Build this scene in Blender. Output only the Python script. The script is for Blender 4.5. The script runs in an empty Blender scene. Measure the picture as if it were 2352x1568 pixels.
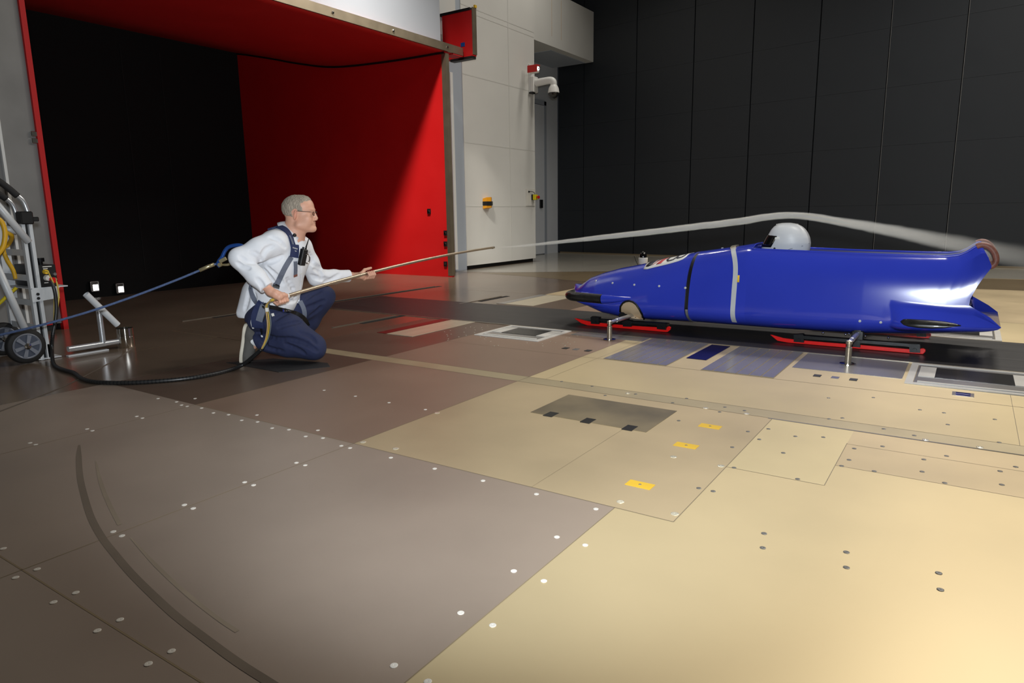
import bpy, math, random
import numpy as np
from mathutils import Vector, Matrix
from mathutils.bvhtree import BVHTree
random.seed(4); np.random.seed(4)
SC = bpy.context.scene
COL = SC.collection

# ------------------------------------------------------------------ camera
PW, PH = 2352, 1568
YAW, PITCH, ROLL, FPX, CAMH = 2.16236, -.18506, -.01506, 1563.0, 1.0
_cy, _sy = math.cos(YAW), math.sin(YAW)
FW = Vector((_cy*math.cos(PITCH), _sy*math.cos(PITCH), math.sin(PITCH)))
_r = FW.cross(Vector((0, 0, 1))).normalized(); _u = _r.cross(FW)
RT = _r*math.cos(ROLL)+_u*math.sin(ROLL); UP = _u*math.cos(ROLL)-_r*math.sin(ROLL)
C0 = Vector((0, 0, CAMH))
HF = Vector((_cy, _sy, 0)); HR = _r.copy()
cam_data = bpy.data.cameras.new('camera'); cam = bpy.data.objects.new('camera', cam_data); COL.objects.link(cam)
cam_data.sensor_width = 36.0; cam_data.lens = 36.0*FPX/PW; cam_data.clip_start = .05; cam_data.clip_end = 200
M = Matrix((RT, UP, -FW)).transposed().to_4x4(); M.translation = C0
cam.matrix_world = M
SC.camera = cam

# ------------------------------------------------------------------ world, lights, exposure
w = bpy.data.worlds.new('hall_air'); SC.world = w; w.use_nodes = True
w.node_tree.nodes['Background'].inputs[0].default_value = (.8, .85, 1, 1)
w.node_tree.nodes['Background'].inputs[1].default_value = .012
SC.view_settings.view_transform = 'Standard'; SC.view_settings.look = 'None'
SC.view_settings.exposure = 0.0; SC.view_settings.gamma = 1.0; SC.view_settings.use_curve_mapping = False

def area(name, loc, target, sx, sy, power, col, spread=180):
    d = bpy.data.lights.new(name, 'AREA'); d.shape = 'RECTANGLE'; d.size = sx; d.size_y = sy
    d.energy = power; d.color = col; d.spread = math.radians(spread)
    o = bpy.data.objects.new(name, d); COL.objects.link(o); o.location = loc
    o.rotation_euler = (Vector(target)-Vector(loc)).to_track_quat('-Z', 'Y').to_euler()
    return o
WARM = (1, .945, .86)
# rows of hall lamps under the ceiling
for x, y, p in ((-6.0, 12.6, 60), (-3.0, 11.8, 45), (0.2, 11.8, 180), (3.0, 11.8, 190), (.4, 6.0, 100), (2.6, 6.0, 90)):
    area('ceiling_lamp', (x, y, 7.6), (x, y-.45*(y > 7)*7.6, 0), 1.5, .5, p, WARM, 150)
area('ceiling_lamp', (-4.4, 7.4, 7.4), (-3.8, 7.8, 0), 1.5, .5, 30, WARM, 78)
area('red_wall_fill', (-5.2, 5.0, 7.3), (-8.5, 8.7, .4), .9, .5, 62, WARM, 44)  # unseen lamp added with a narrow beam to brighten the red nozzle wall
# the photographer's flash, just above the lens
fd = bpy.data.lights.new('camera_flash', 'SPOT'); fd.energy = 640; fd.color = (.86, .93, 1); fd.shadow_soft_size = .06
fd.spot_size = math.radians(92); fd.spot_blend = .55
fo = bpy.data.objects.new('camera_flash', fd); COL.objects.link(fo); fo.location = C0+UP*.2-FW*.02
fo.rotation_euler = (FW+UP*.20).to_track_quat('-Z', 'Y').to_euler()

# ------------------------------------------------------------------ picture <-> place
def ray(px, py): return FW+RT*((px-PW/2)/FPX)-UP*((py-PH/2)/FPX)
def F(px, py, z=0.0):
    v = ray(px, py); return C0+v*((z-CAMH)/v.z)
def PY(px, py, Y):
    v = ray(px, py); return C0+v*(Y/v.y)
def PX(px, py, X):
    v = ray(px, py); return C0+v*(X/v.x)
def J(px, py, D):
    v = ray(px, py); return C0+v*(D/v.dot(HF))

# ------------------------------------------------------------------ materials
def s2l(c):
    return tuple(((x/255)/12.92 if x/255 <= .04045 else ((x/255+.055)/1.055)**2.4) for x in c)
def mat(name, col, rough=.5, metal=0., var=0., scale=8., bump=0., spec=.5, coat=0., emit=None, srgb=True, stretch=None, aniso=0.):
    m = bpy.data.materials.new(name); m.use_nodes = True
    nt = m.node_tree; b = nt.nodes['Principled BSDF']
    c = s2l(col) if srgb else col
    b.inputs['Base Color'].default_value = (*c, 1); b.inputs['Roughness'].default_value = rough
    b.inputs['Metallic'].default_value = metal; b.inputs['Specular IOR Level'].default_value = spec
    if coat: b.inputs['Coat Weight'].default_value = coat; b.inputs['Coat Roughness'].default_value = .05
    if aniso: b.inputs['Anisotropic'].default_value = aniso
    if emit:
        b.inputs['Emission Color'].default_value = (*emit[0], 1); b.inputs['Emission Strength'].default_value = emit[1]
    if var or bump:
        tc = nt.nodes.new('ShaderNodeTexCoord'); mp = nt.nodes.new('ShaderNodeMapping')
        nt.links.new(tc.outputs['Object'], mp.inputs[0])
        if stretch: mp.inputs['Scale'].default_value = stretch
        n = nt.nodes.new('ShaderNodeTexNoise'); n.inputs['Scale'].default_value = scale; n.inputs['Detail'].default_value = 6
        nt.links.new(mp.outputs[0], n.inputs['Vector'])
        if var:
            rp = nt.nodes.new('ShaderNodeValToRGB')
            rp.color_ramp.elements[0].position = .3; rp.color_ramp.elements[1].position = .7
            rp.color_ramp.elements[0].color = (*[max(0, x*(1-var)) for x in c], 1)
            rp.color_ramp.elements[1].color = (*[min(1, x*(1+var)) for x in c], 1)
            nt.links.new(n.outputs['Fac'], rp.inputs[0]); nt.links.new(rp.outputs[0], b.inputs['Base Color'])
            mr = nt.nodes.new('ShaderNodeMapRange'); mr.inputs['To Min'].default_value = max(.02, rough*.85); mr.inputs['To Max'].default_value = min(1, rough*1.15)
            nt.links.new(n.outputs['Fac'], mr.inputs[0]); nt.links.new(mr.outputs[0], b.inputs['Roughness'])
        if bump:
            bp = nt.nodes.new('ShaderNodeBump'); bp.inputs['Strength'].default_value = bump; bp.inputs['Distance'].default_value = .01
            nt.links.new(n.outputs['Fac'], bp.inputs['Height']); nt.links.new(bp.outputs[0], b.inputs['Normal'])
    return m
MT = {}
def dm(k, *a, **kw): MT[k] = mat(k, *a, **kw)
dm('floor_beige', (208, 190, 150), .45, metal=.6, var=.07, scale=1.3, spec=.5)
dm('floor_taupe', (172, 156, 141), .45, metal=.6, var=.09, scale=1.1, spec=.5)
dm('floor_mid', (198, 179, 144), .45, metal=.6, var=.10, scale=1.5, spec=.5)
dm('floor_strip', (184, 170, 138), .45, metal=.6, var=.06, scale=3)
dm('floor_patch', (214, 197, 155), .45, metal=.6, var=.05, scale=2)
dm('floor_shade_brown', (122, 105, 90), .2, metal=.3, var=.12, scale=1.2)  # beige floor near the nozzle, its dark reflection put into the colour
dm('concrete', (150, 146, 136), .16, var=.06, scale=2)
dm('floor_shade_tan', (156, 132, 114), .45, metal=.6, var=.08, scale=1.2)  # beige panels darkened to paint the light falling off toward the nozzle
dm('scuff_faint', (158, 144, 125), .48, metal=.5, var=.1, scale=5)
dm('floor_shade_umber', (124, 106, 92), .36, metal=.6, var=.1, scale=1.2)  # next darker step of the painted falloff, around the man
dm('floor_reflection_band', (104, 90, 68), .3, var=.08, scale=2)  # dark reflection of the black wall, painted as a floor band
dm('seam', (126, 111, 86), .5)
dm('scuff', (120, 108, 94), .5, metal=.4, var=.1, scale=5)
dm('stain', (112, 99, 74), .5, var=.5, scale=2.2)
dm('belt', (46, 44, 43), .42, var=.14, scale=3, stretch=(.15, 9, 1))
dm('black', (14, 14, 15), .5)
dm('black_gloss', (10, 10, 11), .1)
dm('rubber', (24, 23, 23), .7, var=.2, scale=20)
dm('panel_black', (34, 38, 43), .55, var=.05, scale=1.2, bump=.01)
dm('screen_black', (6, 6, 7), .9)
dm('seam_black', (15, 15, 17), .8)
dm('red_paint', (190, 4, 6), .6, var=.04, scale=1.5)
dm('wall_grey', (220, 219, 213), .55, var=.025, scale=1.5)
dm('wall_blue', (172, 180, 190), .55, var=.02, scale=1.5)
dm('wall_top', (150, 155, 163), .55, var=.02, scale=1.5)
dm('wall_line', (212, 211, 205), .6)
dm('door_grey', (198, 201, 205), .5, var=.03, scale=2)
dm('door_dark', (150, 156, 164), .5)
dm('plate_grey', (134, 133, 131), .5, metal=.25, var=.1, scale=2.5)
dm('steel', (178, 170, 155), .3, metal=.85, var=.08, scale=6)
dm('steel_brush', (150, 138, 118), .36, metal=.8, var=.1, scale=5)
dm('aluminium', (200, 203, 206), .3, metal=.75, var=.05, scale=8)
dm('alu_paint', (203, 206, 208), .45, metal=.1, var=.04, scale=6)
dm('chrome', (215, 212, 205), .12, metal=1.)
dm('white_line', (225, 225, 222), .5)
dm('white', (232, 232, 228), .4)
dm('off_white', (222, 220, 212), .4)
dm('blue_paint', (50, 66, 190), .16, var=.05, scale=1.6, coat=.6)
dm('blue_inside', (16, 20, 110), .4, var=.06, scale=4)
dm('carbon', (32, 32, 31), .32, var=.35, scale=40, coat=.3)
dm('red_runner', (238, 26, 22), .3, var=.03, scale=8)
dm('black_metal', (25, 27, 29), .35, metal=.3)
dm('beige_panel', (196, 172, 140), .45, var=.05, scale=6)
dm('brown_tape', (132, 84, 72), .5, var=.35, scale=28)
dm('yellow', (235, 190, 40), .5, var=.05, scale=12)
dm('yellow_tape', (226, 182, 36), .5, var=.05, scale=12)
dm('orange', (232, 158, 24), .4)
dm('helmet', (216, 219, 223), .42, var=.015, scale=6)
dm('visor', (20, 20, 20), .08, spec=.6)
dm('skin', (216, 164, 138), .5, var=.06, scale=22)
dm('shirt', (232, 234, 238), .8, var=.015, scale=30, bump=.05)
dm('trousers', (33, 40, 72), .85, var=.1, scale=40, bump=.08)
dm('hair', (164, 152, 136), .7, var=.38, scale=110, stretch=(1.6, 1.6, .3), bump=.8)
dm('navy', (36, 46, 84), .7, var=.1, scale=60)
dm('strap_grey', (104, 110, 124), .75, var=.08, scale=60)
dm('shoe_grey', (88, 86, 82), .85, var=.1, scale=50)
dm('shoe_sole', (214, 206, 188), .6, var=.05, scale=20)
dm('sock', (232, 232, 232), .9)
dm('rope_blue', (80, 98, 136), .8, var=.25, scale=90)
dm('hook_blue', (40, 84, 160), .3, metal=.4)
dm('brass', (205, 192, 150), .3, metal=.7)
dm('wand_metal', (176, 160, 138), .3, metal=.7, var=.06, scale=10)
dm('hose_black', (34, 34, 33), .4, var=.3, scale=60)
dm('hose_yellow', (196, 168, 66), .4)
dm('hose_tan', (190, 158, 104), .4)
dm('hose_grey', (96, 104, 108), .4)
dm('cable_yellow', (222, 172, 36), .45)
dm('cable_bright', (240, 214, 30), .45)
dm('wheel_grey', (128, 132, 142), .45, metal=.2)
dm('wheel_dark', (74, 80, 94), .5, metal=.2)
dm('lamp_glow', (255, 255, 250), .3, emit=((1, .98, .94), 6))
dm('lamp_ring', (255, 255, 255), .3, emit=((1, 1, 1), 2.2))
dm('glass_dark', (28, 28, 28), .05, spec=.7)
dm('red_plastic', (205, 24, 22), .35)
dm('yellow_plastic', (228, 214, 20), .4)
dm('decal_navy', (16, 20, 44), .4)
dm('decal_red', (190, 24, 36), .4)
dm('plate_metal', (172, 169, 165), .26, metal=.6, var=.07, scale=2)
dm('plate_white', (200, 190, 166), .32, metal=.3, var=.08, scale=3, stretch=(8, .6, 1))
dm('plate_light', (214, 211, 204), .35, var=.06, scale=6)
dm('plate_stripe', (110, 34, 30), .35)
dm('plate_blue', (40, 38, 84), .2, metal=.5)
dm('window_dark', (42, 41, 40), .25)
dm('screw_white', (205, 200, 190), .35)
dm('screw_grey', (112, 110, 106), .35, metal=.4)
dm('screw_bright', (235, 228, 205), .25, metal=.6)
dm('ceiling_grey', (120, 122, 124), .8)
dm('wall_dark', (60, 62, 64), .8)
dm('lens', (150, 160, 170), .05, spec=.8)
dm('eye_white', (225, 220, 214), .2)
dm('eye_iris', (60, 70, 80), .2)

# ------------------------------------------------------------------ mesh building
WL = {}
class MB:
    def __init__(s): s.v = []; s.f = []; s.mi = []; s.m = 0
    def add(s, vs, fs):
        o = len(s.v); s.v += [tuple(v) for v in vs]
        for f in fs: s.f.append(tuple(i+o for i in f)); s.mi.append(s.m)
        return s
    def box(s, lo, hi):
        x0, y0, z0 = lo; x1, y1, z1 = hi
        return s.add([(x0, y0, z0), (x1, y0, z0), (x1, y1, z0), (x0, y1, z0), (x0, y0, z1), (x1, y0, z1), (x1, y1, z1), (x0, y1, z1)],
              [(0, 3, 2, 1), (4, 5, 6, 7), (0, 1, 5, 4), (1, 2, 6, 5), (2, 3, 7, 6), (3, 0, 4, 7)])
    def obox(s, c, ax, ay, az):
        c, ax, ay, az = Vector(c), Vector(ax), Vector(ay), Vector(az)
        vs = [c+ax*i+ay*j+az*k for k in (-1, 1) for j in (-1, 1) for i in (-1, 1)]
        return s.add(vs, [(0, 2, 3, 1), (4, 5, 7, 6), (0, 1, 5, 4), (1, 3, 7, 5), (3, 2, 6, 7), (2, 0, 4, 6)])
    def bbox(s, c, ax, ay, az, b=.2):
        # box with chamfered edges: c centre, half axes, b = chamfer share
        c, A = Vector(c), [Vector(ax), Vector(ay), Vector(az)]
        mn = min(a.length for a in A)*b; E = [1-mn/a.length for a in A]
        vs = {}; L = []
        for sx in (-1, 1):
            for sy in (-1, 1):
                for sz in (-1, 1):
                    S = (sx, sy, sz)
                    for k in range(3):
                        p = c.copy()
                        for i in range(3): p += A[i]*(S[i]*(1 if i == k else E[i]))
                        vs[(S, k)] = len(L); L.append(p)
        fs = []
        def quad(ids, n):
            p = [L[i] for i in ids]; nn = (p[1]-p[0]).cross(p[2]-p[0])
            fs.append(tuple(ids) if nn.dot(n) > 0 else tuple(reversed(ids)))
        for k in range(3):
            i, j = [q for q in range(3) if q != k]
            for sg in (-1, 1):
                ids = []
                for a, b2 in ((-1, -1), (1, -1), (1, 1), (-1, 1)):
                    S = [0, 0, 0]; S[k] = sg; S[i] = a; S[j] = b2; ids.append(vs[(tuple(S), k)])
                quad(ids, A[k]*sg)
            for a in (-1, 1):
                for b2 in (-1, 1):
                    ids = []
                    for t, kk in ((-1, i), (1, i), (1, j), (-1, j)):
                        S = [0, 0, 0]; S[k] = t; S[i] = a; S[j] = b2; ids.append(vs[(tuple(S), kk)])
                    quad(ids, A[i]*a+A[j]*b2)
        for sx in (-1, 1):
            for sy in (-1, 1):
                for sz in (-1, 1):
                    S = (sx, sy, sz); quad([vs[(S, 0)], vs[(S, 1)], vs[(S, 2)]], A[0]*sx+A[1]*sy+A[2]*sz)
        return s.add(L, fs)
    def tube(s, pts, r, n=10, closed=False, cap=True, ry=None, up=None):
        pts = [Vector(p) for p in pts]; N = len(pts)
        R = r if hasattr(r, '__len__') else [r]*N
        vs = []; fs = []; pu = None
        for i, p in enumerate(pts):
            a = pts[(i-1) % N] if (closed or i > 0) else p; b = pts[(i+1) % N] if (closed or i < N-1) else p
            t = (b-a).normalized()
            if up is not None: u = Vector(up)
            elif pu is None: u = Vector((0, 0, 1)) if abs(t.z) < .9 else Vector((1, 0, 0))
            else: u = pu
            u = (u-t*u.dot(t)).normalized(); pu = u; v = t.cross(u)
            k = (ry/r if ry and not hasattr(r, '__len__') else 1)
            for j in range(n):
                th = 2*math.pi*j/n; vs.append(p+u*(R[i]*math.cos(th))+v*(R[i]*k*math.sin(th)))
        for i in range(N if closed else N-1):
            for j in range(n):
                a = i*n+j; b = i*n+(j+1) % n; c = ((i+1) % N)*n+(j+1) % n; d = ((i+1) % N)*n+j
                fs.append((a, b, c, d))
        if cap and not closed:
            fs.append(tuple(reversed(range(n)))); fs.append(tuple((N-1)*n+j for j in range(n)))
        return s.add(vs, fs)
    def cyl(s, a, b, r0, r1=None, n=20):
        return s.tube([a, b], [r0, r0 if r1 is None else r1], n)
    def lathe(s, o, ax, prof, n=24):
        o, ax = Vector(o), Vector(ax).normalized()
        u = ax.orthogonal().normalized(); v = ax.cross(u)
        vs = []; fs = []
        for h, r in prof:
            for j in range(n):
                th = 2*math.pi*j/n; vs.append(o+ax*h+(u*math.cos(th)+v*math.sin(th))*r)
        for i in range(len(prof)-1):
            for j in range(n):
                fs.append((i*n+j, i*n+(j+1) % n, (i+1)*n+(j+1) % n, (i+1)*n+j))
        fs.append(tuple(reversed(range(n)))); fs.append(tuple((len(prof)-1)*n+j for j in range(n)))
        return s.add(vs, fs)
    def ball(s, c, rx, ry=None, rz=None, n=16, m=10):
        ry = rx if ry is None else ry; rz = rx if rz is None else rz
        prof = [(-math.cos(math.pi*i/m), max(1e-5, math.sin(math.pi*i/m))) for i in range(m+1)]
        t = MB().lathe((0, 0, 0), (0, 0, 1), prof, n)
        return s.add([(c[0]+x*rx, c[1]+y*ry, c[2]+z*rz) for x, y, z in t.v], t.f)
    def prism(s, poly, ext):
        poly = [Vector(p) for p in poly]; n = len(poly); e = Vector(ext)
        nn = Vector((0, 0, 0))
        for i in range(n): nn += poly[i].cross(poly[(i+1) % n])
        if nn.dot(e) > 0: poly.reverse()
        vs = poly+[p+e for p in poly]
        fs = [tuple(range(n)), tuple(reversed(range(n, 2*n)))]+[(i, i+n, (i+1) % n+n, (i+1) % n) for i in range(n)]
        return s.add(vs, fs)
    def build(s, name, m, parent=None, smooth=False, auto=None):
        return link(name, s.v, s.f, m, parent, smooth, s.mi if isinstance(m, (list, tuple)) else None, auto)
def link(name, vs, fs, m, parent=None, smooth=False, mi=None, auto=None, origin=None):
    V = np.array(vs, dtype=np.float64).reshape(-1, 3)
    lo, hi = V.min(0), V.max(0)
    org = Vector(((lo[0]+hi[0])/2, (lo[1]+hi[1])/2, lo[2])) if origin is None else Vector(origin)
    V = V-np.array(org)
    me = bpy.data.meshes.new(name); me.from_pydata(V.tolist(), [], [tuple(int(i) for i in f) for f in fs])
    for q in (m if isinstance(m, (list, tuple)) else [m]): me.materials.append(MT[q] if isinstance(q, str) else q)
    if mi is not None: me.polygons.foreach_set('material_index', mi)
    if smooth or auto: me.polygons.foreach_set('use_smooth', [True]*len(me.polygons))
    if auto:
        try: me.set_sharp_from_angle(angle=math.radians(auto))
        except Exception: pass
    me.update()
    o = bpy.data.objects.new(name, me); COL.objects.link(o)
    place(o, org, parent); return o
def place(o, org, parent):
    WL[o] = Vector(org)
    if parent is not None:
        o.parent = parent; o.location = Vector(org)-WL[parent]
    else: o.location = org
def tag(o, label, cat, group=None, kind=None):
    if label: o['label'] = label
    if cat: o['category'] = cat
    if group: o['group'] = group
    if kind: o['kind'] = kind
    return o
def thing(name, loc, label, cat, group=None):
    o = bpy.data.objects.new(name, None); COL.objects.link(o); o.empty_display_size = .1
    place(o, Vector(loc), None); return tag(o, label, cat, group)
def struct(o): o['kind'] = 'structure'; return o
def spline(P, n=8):
    # Catmull-Rom through points
    P = [Vector(p) for p in P]; out = []
    for i in range(len(P)-1):
        p0 = P[max(i-1, 0)]; p1 = P[i]; p2 = P[i+1]; p3 = P[min(i+2, len(P)-1)]
        for k in range(n):
            t = k/n; out.append(.5*((2*p1)+(p2-p0)*t+(2*p0-5*p1+4*p2-p3)*t*t+(3*p1-p0-3*p2+p3)*t**3))
    out.append(P[-1]); return out
def interp(x, T):
    return float(np.interp(x, [t[0] for t in T], [t[1] for t in T]))

# ------------------------------------------------------------------ floor
XC = [-9.2, -5.3, -4.4, -3.45, -2.22, -1.55, -.94, -.73, -.37, .25, 1.6, 5.0]
YC = [-2.0, .72, 1.35, 2.02, 2.6, 2.84, 3.36, 3.49, 4.19, 5.1, 6.22, 7.3, 12.6, 17.5]
FM = ['floor_beige', 'floor_taupe', 'floor_mid', 'floor_strip', 'floor_patch', 'floor_shade_brown', 'concrete', 'seam', 'scuff', 'stain', 'floor_reflection_band', 'floor_shade_tan', 'scuff_faint', 'floor_shade_umber']
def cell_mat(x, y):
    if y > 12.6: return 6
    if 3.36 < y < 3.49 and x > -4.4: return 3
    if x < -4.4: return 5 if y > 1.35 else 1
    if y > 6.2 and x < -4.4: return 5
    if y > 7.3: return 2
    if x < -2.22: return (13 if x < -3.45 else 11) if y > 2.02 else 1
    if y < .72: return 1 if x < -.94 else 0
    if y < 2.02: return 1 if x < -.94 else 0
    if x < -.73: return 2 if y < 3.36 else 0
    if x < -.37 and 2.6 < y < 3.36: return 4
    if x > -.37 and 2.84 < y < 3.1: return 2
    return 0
fb = MB()
nx, ny = len(XC), len(YC)
fb.v = [(x, y, 0) for y in YC for x in XC]
for j in range(ny-1):
    for i in range(nx-1):
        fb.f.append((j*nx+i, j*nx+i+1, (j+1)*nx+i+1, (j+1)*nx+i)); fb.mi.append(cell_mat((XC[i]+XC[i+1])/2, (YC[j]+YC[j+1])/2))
# contraction floor falling away upstream
prev = None
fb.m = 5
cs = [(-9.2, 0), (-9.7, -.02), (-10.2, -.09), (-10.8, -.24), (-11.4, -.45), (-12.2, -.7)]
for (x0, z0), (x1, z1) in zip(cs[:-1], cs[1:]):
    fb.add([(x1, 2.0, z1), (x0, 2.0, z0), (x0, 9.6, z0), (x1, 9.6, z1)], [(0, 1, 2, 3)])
def flat(poly, z, m):
    fb.m = m
    a = sum(poly[i][0]*poly[(i+1) % len(poly)][1]-poly[(i+1) % len(poly)][0]*poly[i][1] for i in range(len(poly)))
    if a < 0: poly = poly[::-1]
    fb.add([(p[0], p[1], z) for p in poly], [tuple(range(len(poly)))])
def strip(a, b, wd, z=.0006, m=7):
    wd *= .62 if m == 7 else 1
    a, b = Vector((*a, 0)), Vector((*b, 0)); t = (b-a).normalized(); n = Vector((-t.y, t.x, 0))*wd/2
    flat([(a-n)[:2], (b-n)[:2], (b+n)[:2], (a+n)[:2]], z, m)
flat([(-7.0, 9.5), (-5.81, 9.3), (-4.8, 9.0), (-3.2, 9.7), (-1.2, 10.1), (.4, 10.22), (5, 10.3), (5, 12.1), (.25, 11.75), (-2.4, 11.45), (-4.65, 11.0), (-6.6, 9.85)], .0008, 10)
flat([(-7.62, 9.62), (-6.6, 9.9), (-5.81, 10.36), (-4.65, 11.06), (-2.4, 11.5), (.25, 11.8), (5, 12.2), (5, 12.6), (-7.62, 12.6)], .0012, 6)
for a, b, wd in (((-9, .72), (-.94, .72), .008), ((-3.45, 2.02), (-.73, 2.02), .006), ((-2.22, -1.5), (-2.22, 5.1), .006), ((-.94, -1.5), (-.94, 2.02), .005),
                 ((-.73, 2.02), (-.73, 3.36), .005), ((-4.4, 4.19), (4.5, 4.19), .006), ((-6, 3.36), (4.5, 3.36), .007), ((-6, 3.49), (4.5, 3.49), .004),
                 ((-3.45, .72), (-3.45, 3.36), .006), ((-.73, 2.6), (-.37, 2.6), .004), ((-.37, 2.6), (-.37, 3.15), .004), ((-.37, 3.14), (2.5, 3.14), .003),
                 ((-.37, 2.84), (2.5, 2.84), .003), ((-9.1, 7.3), (4.5, 7.3), .006), ((-3.45, 4.19), (-3.45, 5.1), .004), ((-2.1, 3.49), (-2.1, 5.1), .003),
                 ((.25, 3.49), (.25, 5.1), .003), ((-1.28, 2.02), (-1.28, 2.84), .002), ((-5.3, 1.2), (-5.3, 3.36), .006), ((-5.3, 3.36), (-4.0, 3.36), .006)):
    strip(a, b, wd)
# bright lip along the strip's near edge
strip((-.75, 3.352), (2.5, 3.352), .008, .0012, 6)
# tyre scuffs
for pts, wd in (([(182, 1022), (181, 1050), (184, 1095), (194, 1140), (210, 1190), (235, 1235), (262, 1270), (300, 1315), (350, 1365), (405, 1415), (470, 1465), (545, 1520), (620, 1568), (700, 1620)], .022),
                ([(220, 1060), (232, 1110), (252, 1160), (275, 1205)], .014), ([(300, 1235), (360, 1300), (430, 1365), (500, 1420), (545, 1450)], .012)):
    P = spline([F(*p) for p in pts], 4); n = len(P); vs = []; fb.m = 8 if wd > .02 else 12
    for i, p in enumerate(P):
        t = (P[min(i+1, n-1)]-P[max(i-1, 0)]).normalized(); q = Vector((-t.y, t.x, 0))*wd/2*min(1, .35+i/6)
        vs += [(p.x-q.x, p.y-q.y, .0009), (p.x+q.x, p.y+q.y, .0009)]
    fb.add(vs, [(2*i+1, 2*i, 2*i+2, 2*i+3) for i in range(n-1)])
arc_ = spline([Vector((x, y, 0)) for x, y in ((-3.9, .9), (-4.25, 1.39), (-4.61, 1.9), (-5.33, 2.62), (-5.8, 2.9))], 5)
for a, b in zip(arc_[:-1], arc_[1:]): strip(a[:2], b[:2], .016, .0007, 8)
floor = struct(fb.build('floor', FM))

# screw heads in the floor plates
sm = {}
for k in ('screw_white', 'screw_grey', 'screw_bright'):
    sm[k] = None
def screw(x, y, k, r=.0092):
    if sm[k] is None:
        sm[k] = MB().lathe((x, y, 0), (0, 0, 1), [(0.0002, r), (.0012, r), (.0018, r*.8), (.0018, r*.25), (.001, .0005)], 12).build('floor_screw', k, floor)
    else:
        c = sm[k].copy(); COL.objects.link(c); c.location = Vector((x, y, WL[sm[k]].z))-WL[floor]
W_, G_, B_ = 'screw_white', 'screw_grey', 'screw_bright'
for i in range(5):
    y = .99+.245*i
    for x in (-2.245, -2.19): screw(x, y, W_)
    if i < 4:
        for x in (-1.0, -.9): screw(x, y, W_, .0115)
for i in range(7):
    for y in (.69, .745): screw(-1.95-.235*(i-2), y, W_)
for i in range(5): screw(-1.95+.24*i, 1.975, W_)
for i in range(6): screw(-2.4-.24*i, 2.0, W_); 
for i in range(4): screw(-2.3-.26*i, 2.6, W_)
for px, py in ((69, 1017), (82, 1021), (200, 985), (212, 989), (314, 956), (327, 960), (417, 930), (430, 933), (363, 915), (448, 915), (490, 948), (555, 965), (590, 953), (702, 1002), (625, 983), (730, 988)):
    p = F(px, py); screw(p.x, p.y, W_)
for px, py in ((1755, 1225), (1752, 1258), (1944, 1268), (1944, 1303), (2156, 1316), (2160, 1354), (1682, 1027), (1799, 1040), (1686, 1074), (1832, 1100), (1605, 1121), (1638, 1128),
               (1962, 1030), (1950, 1056), (1933, 1070), (2027, 1025), (2122, 1055), (2008, 1082), (2118, 1083), (2170, 1109), (2297, 1082), (2301, 1113), (2174, 1047), (2333, 1072),
               (1718, 991), (1765, 985), (1827, 1002), (1891, 1004), (1744, 1009), (1559, 966), (1653, 946), (1484, 940), (1577, 915), (1665, 935), (1710, 943), (1903, 914), (1904, 962),
               (2006, 913), (2113, 941), (2168, 948), (2285, 963), (2295, 1016), (2100, 1000), (2030, 985), (1935, 960), (2177, 975), (1390, 908), (1460, 905), (1545, 925), (1290, 876), (1360, 887)):
    p = F(px, py); screw(p.x, p.y, G_, .009)
for px, py in ((1425, 1152), (1550, 1180), (1547, 1049), (1656, 1070), (834, 1015), (909, 1030), (1004, 948), (1621, 937), (1715, 950), (2126, 1010), (2251, 1027), (1442, 903)):
    p = F(px, py); screw(p.x, p.y, B_, .014 if py > 1100 else .011)
sp = MB()
for k in range(75):
    px = random.uniform(1015, 1330); py = 748+random.uniform(0, 48)
    p = F(px, py)
    if -3.75 < p.x < -2.3 and 4.2 < p.y < 5.0: sp.lathe((p.x, p.y, 0), (0, 0, 1), [(0.0001, .006), (.002, .005)], 6)
tag(sp.build('fine_plate_screws', B_, floor), None, None, None, 'stuff')

# plates, windows and slots let into the floor
def plate(name, poly, m, label, cat, h=.003, group=None):
    o = MB().prism([(x, y, .0004) for x, y in poly], (0, 0, h)).build(name, m)
    return tag(o, label, cat, group)
def rect(x0, x1, y0, y1): return [(x0, y0), (x1, y0), (x1, y1), (x0, y1)]
belt = tag(MB().box((-6.17, 5.105, 0), (5.0, 6.21, .004)).build('rolling_road_belt', 'belt'), 'wide black rolling road belt running under the bobsled', 'belt')
bt = MB().box((-6.4, 5.088, .0004), (5, 5.104, .005)).build('belt_edge_trim', 'steel')
tag(bt, 'thin metal edge strip along the near side of the black belt', 'edge strip')
def hatch(x0, x1, y0, y1, label, m2='window_dark'):
    t = thing('floor_hatch', ((x0+x1)/2, (y0+y1)/2, 0), label, 'hatch', None)
    f = MB()
    for a in (rect(x0, x1, y0, y0+.035), rect(x0, x1, y1-.035, y1), rect(x0, x0+.04, y0+.035, y1-.035), rect(x1-.04, x1, y0+.035, y1-.035)):
        f.prism([(x, y, .0005) for x, y in a], (0, 0, .006))
    f.build('outer_frame', 'plate_light', t)
    MB().prism([(x, y, .0005) for x, y in rect(x0+.042, x1-.042, y0+.037, y1-.037)], (0, 0, .003)).build('steel_surround', 'plate_metal', t)
    iy0, iy1 = y0+(y1-y0)*.36, y1-(y1-y0)*.16
    for a in ((x0+.055, x0+.14), (x1-.14, x1-.055)):
        MB().prism([(x, y, .0036) for x, y in rect(a[0], a[1], iy0, iy1)], (0, 0, .003)).build('end_block', 'plate_light', t)
    MB().prism([(x, y, .0036) for x, y in rect(x0+.141, x1-.141, iy0, iy1)], (0, 0, .0025)).build('dark_window', m2, t)
    MB().prism([(x, y, .0036) for x, y in rect(x0+.06, x1-.06, y0+.06, y0+.085)], (0, 0, .004)).build('edge_bar', 'plate_light', t)
    return t
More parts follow.
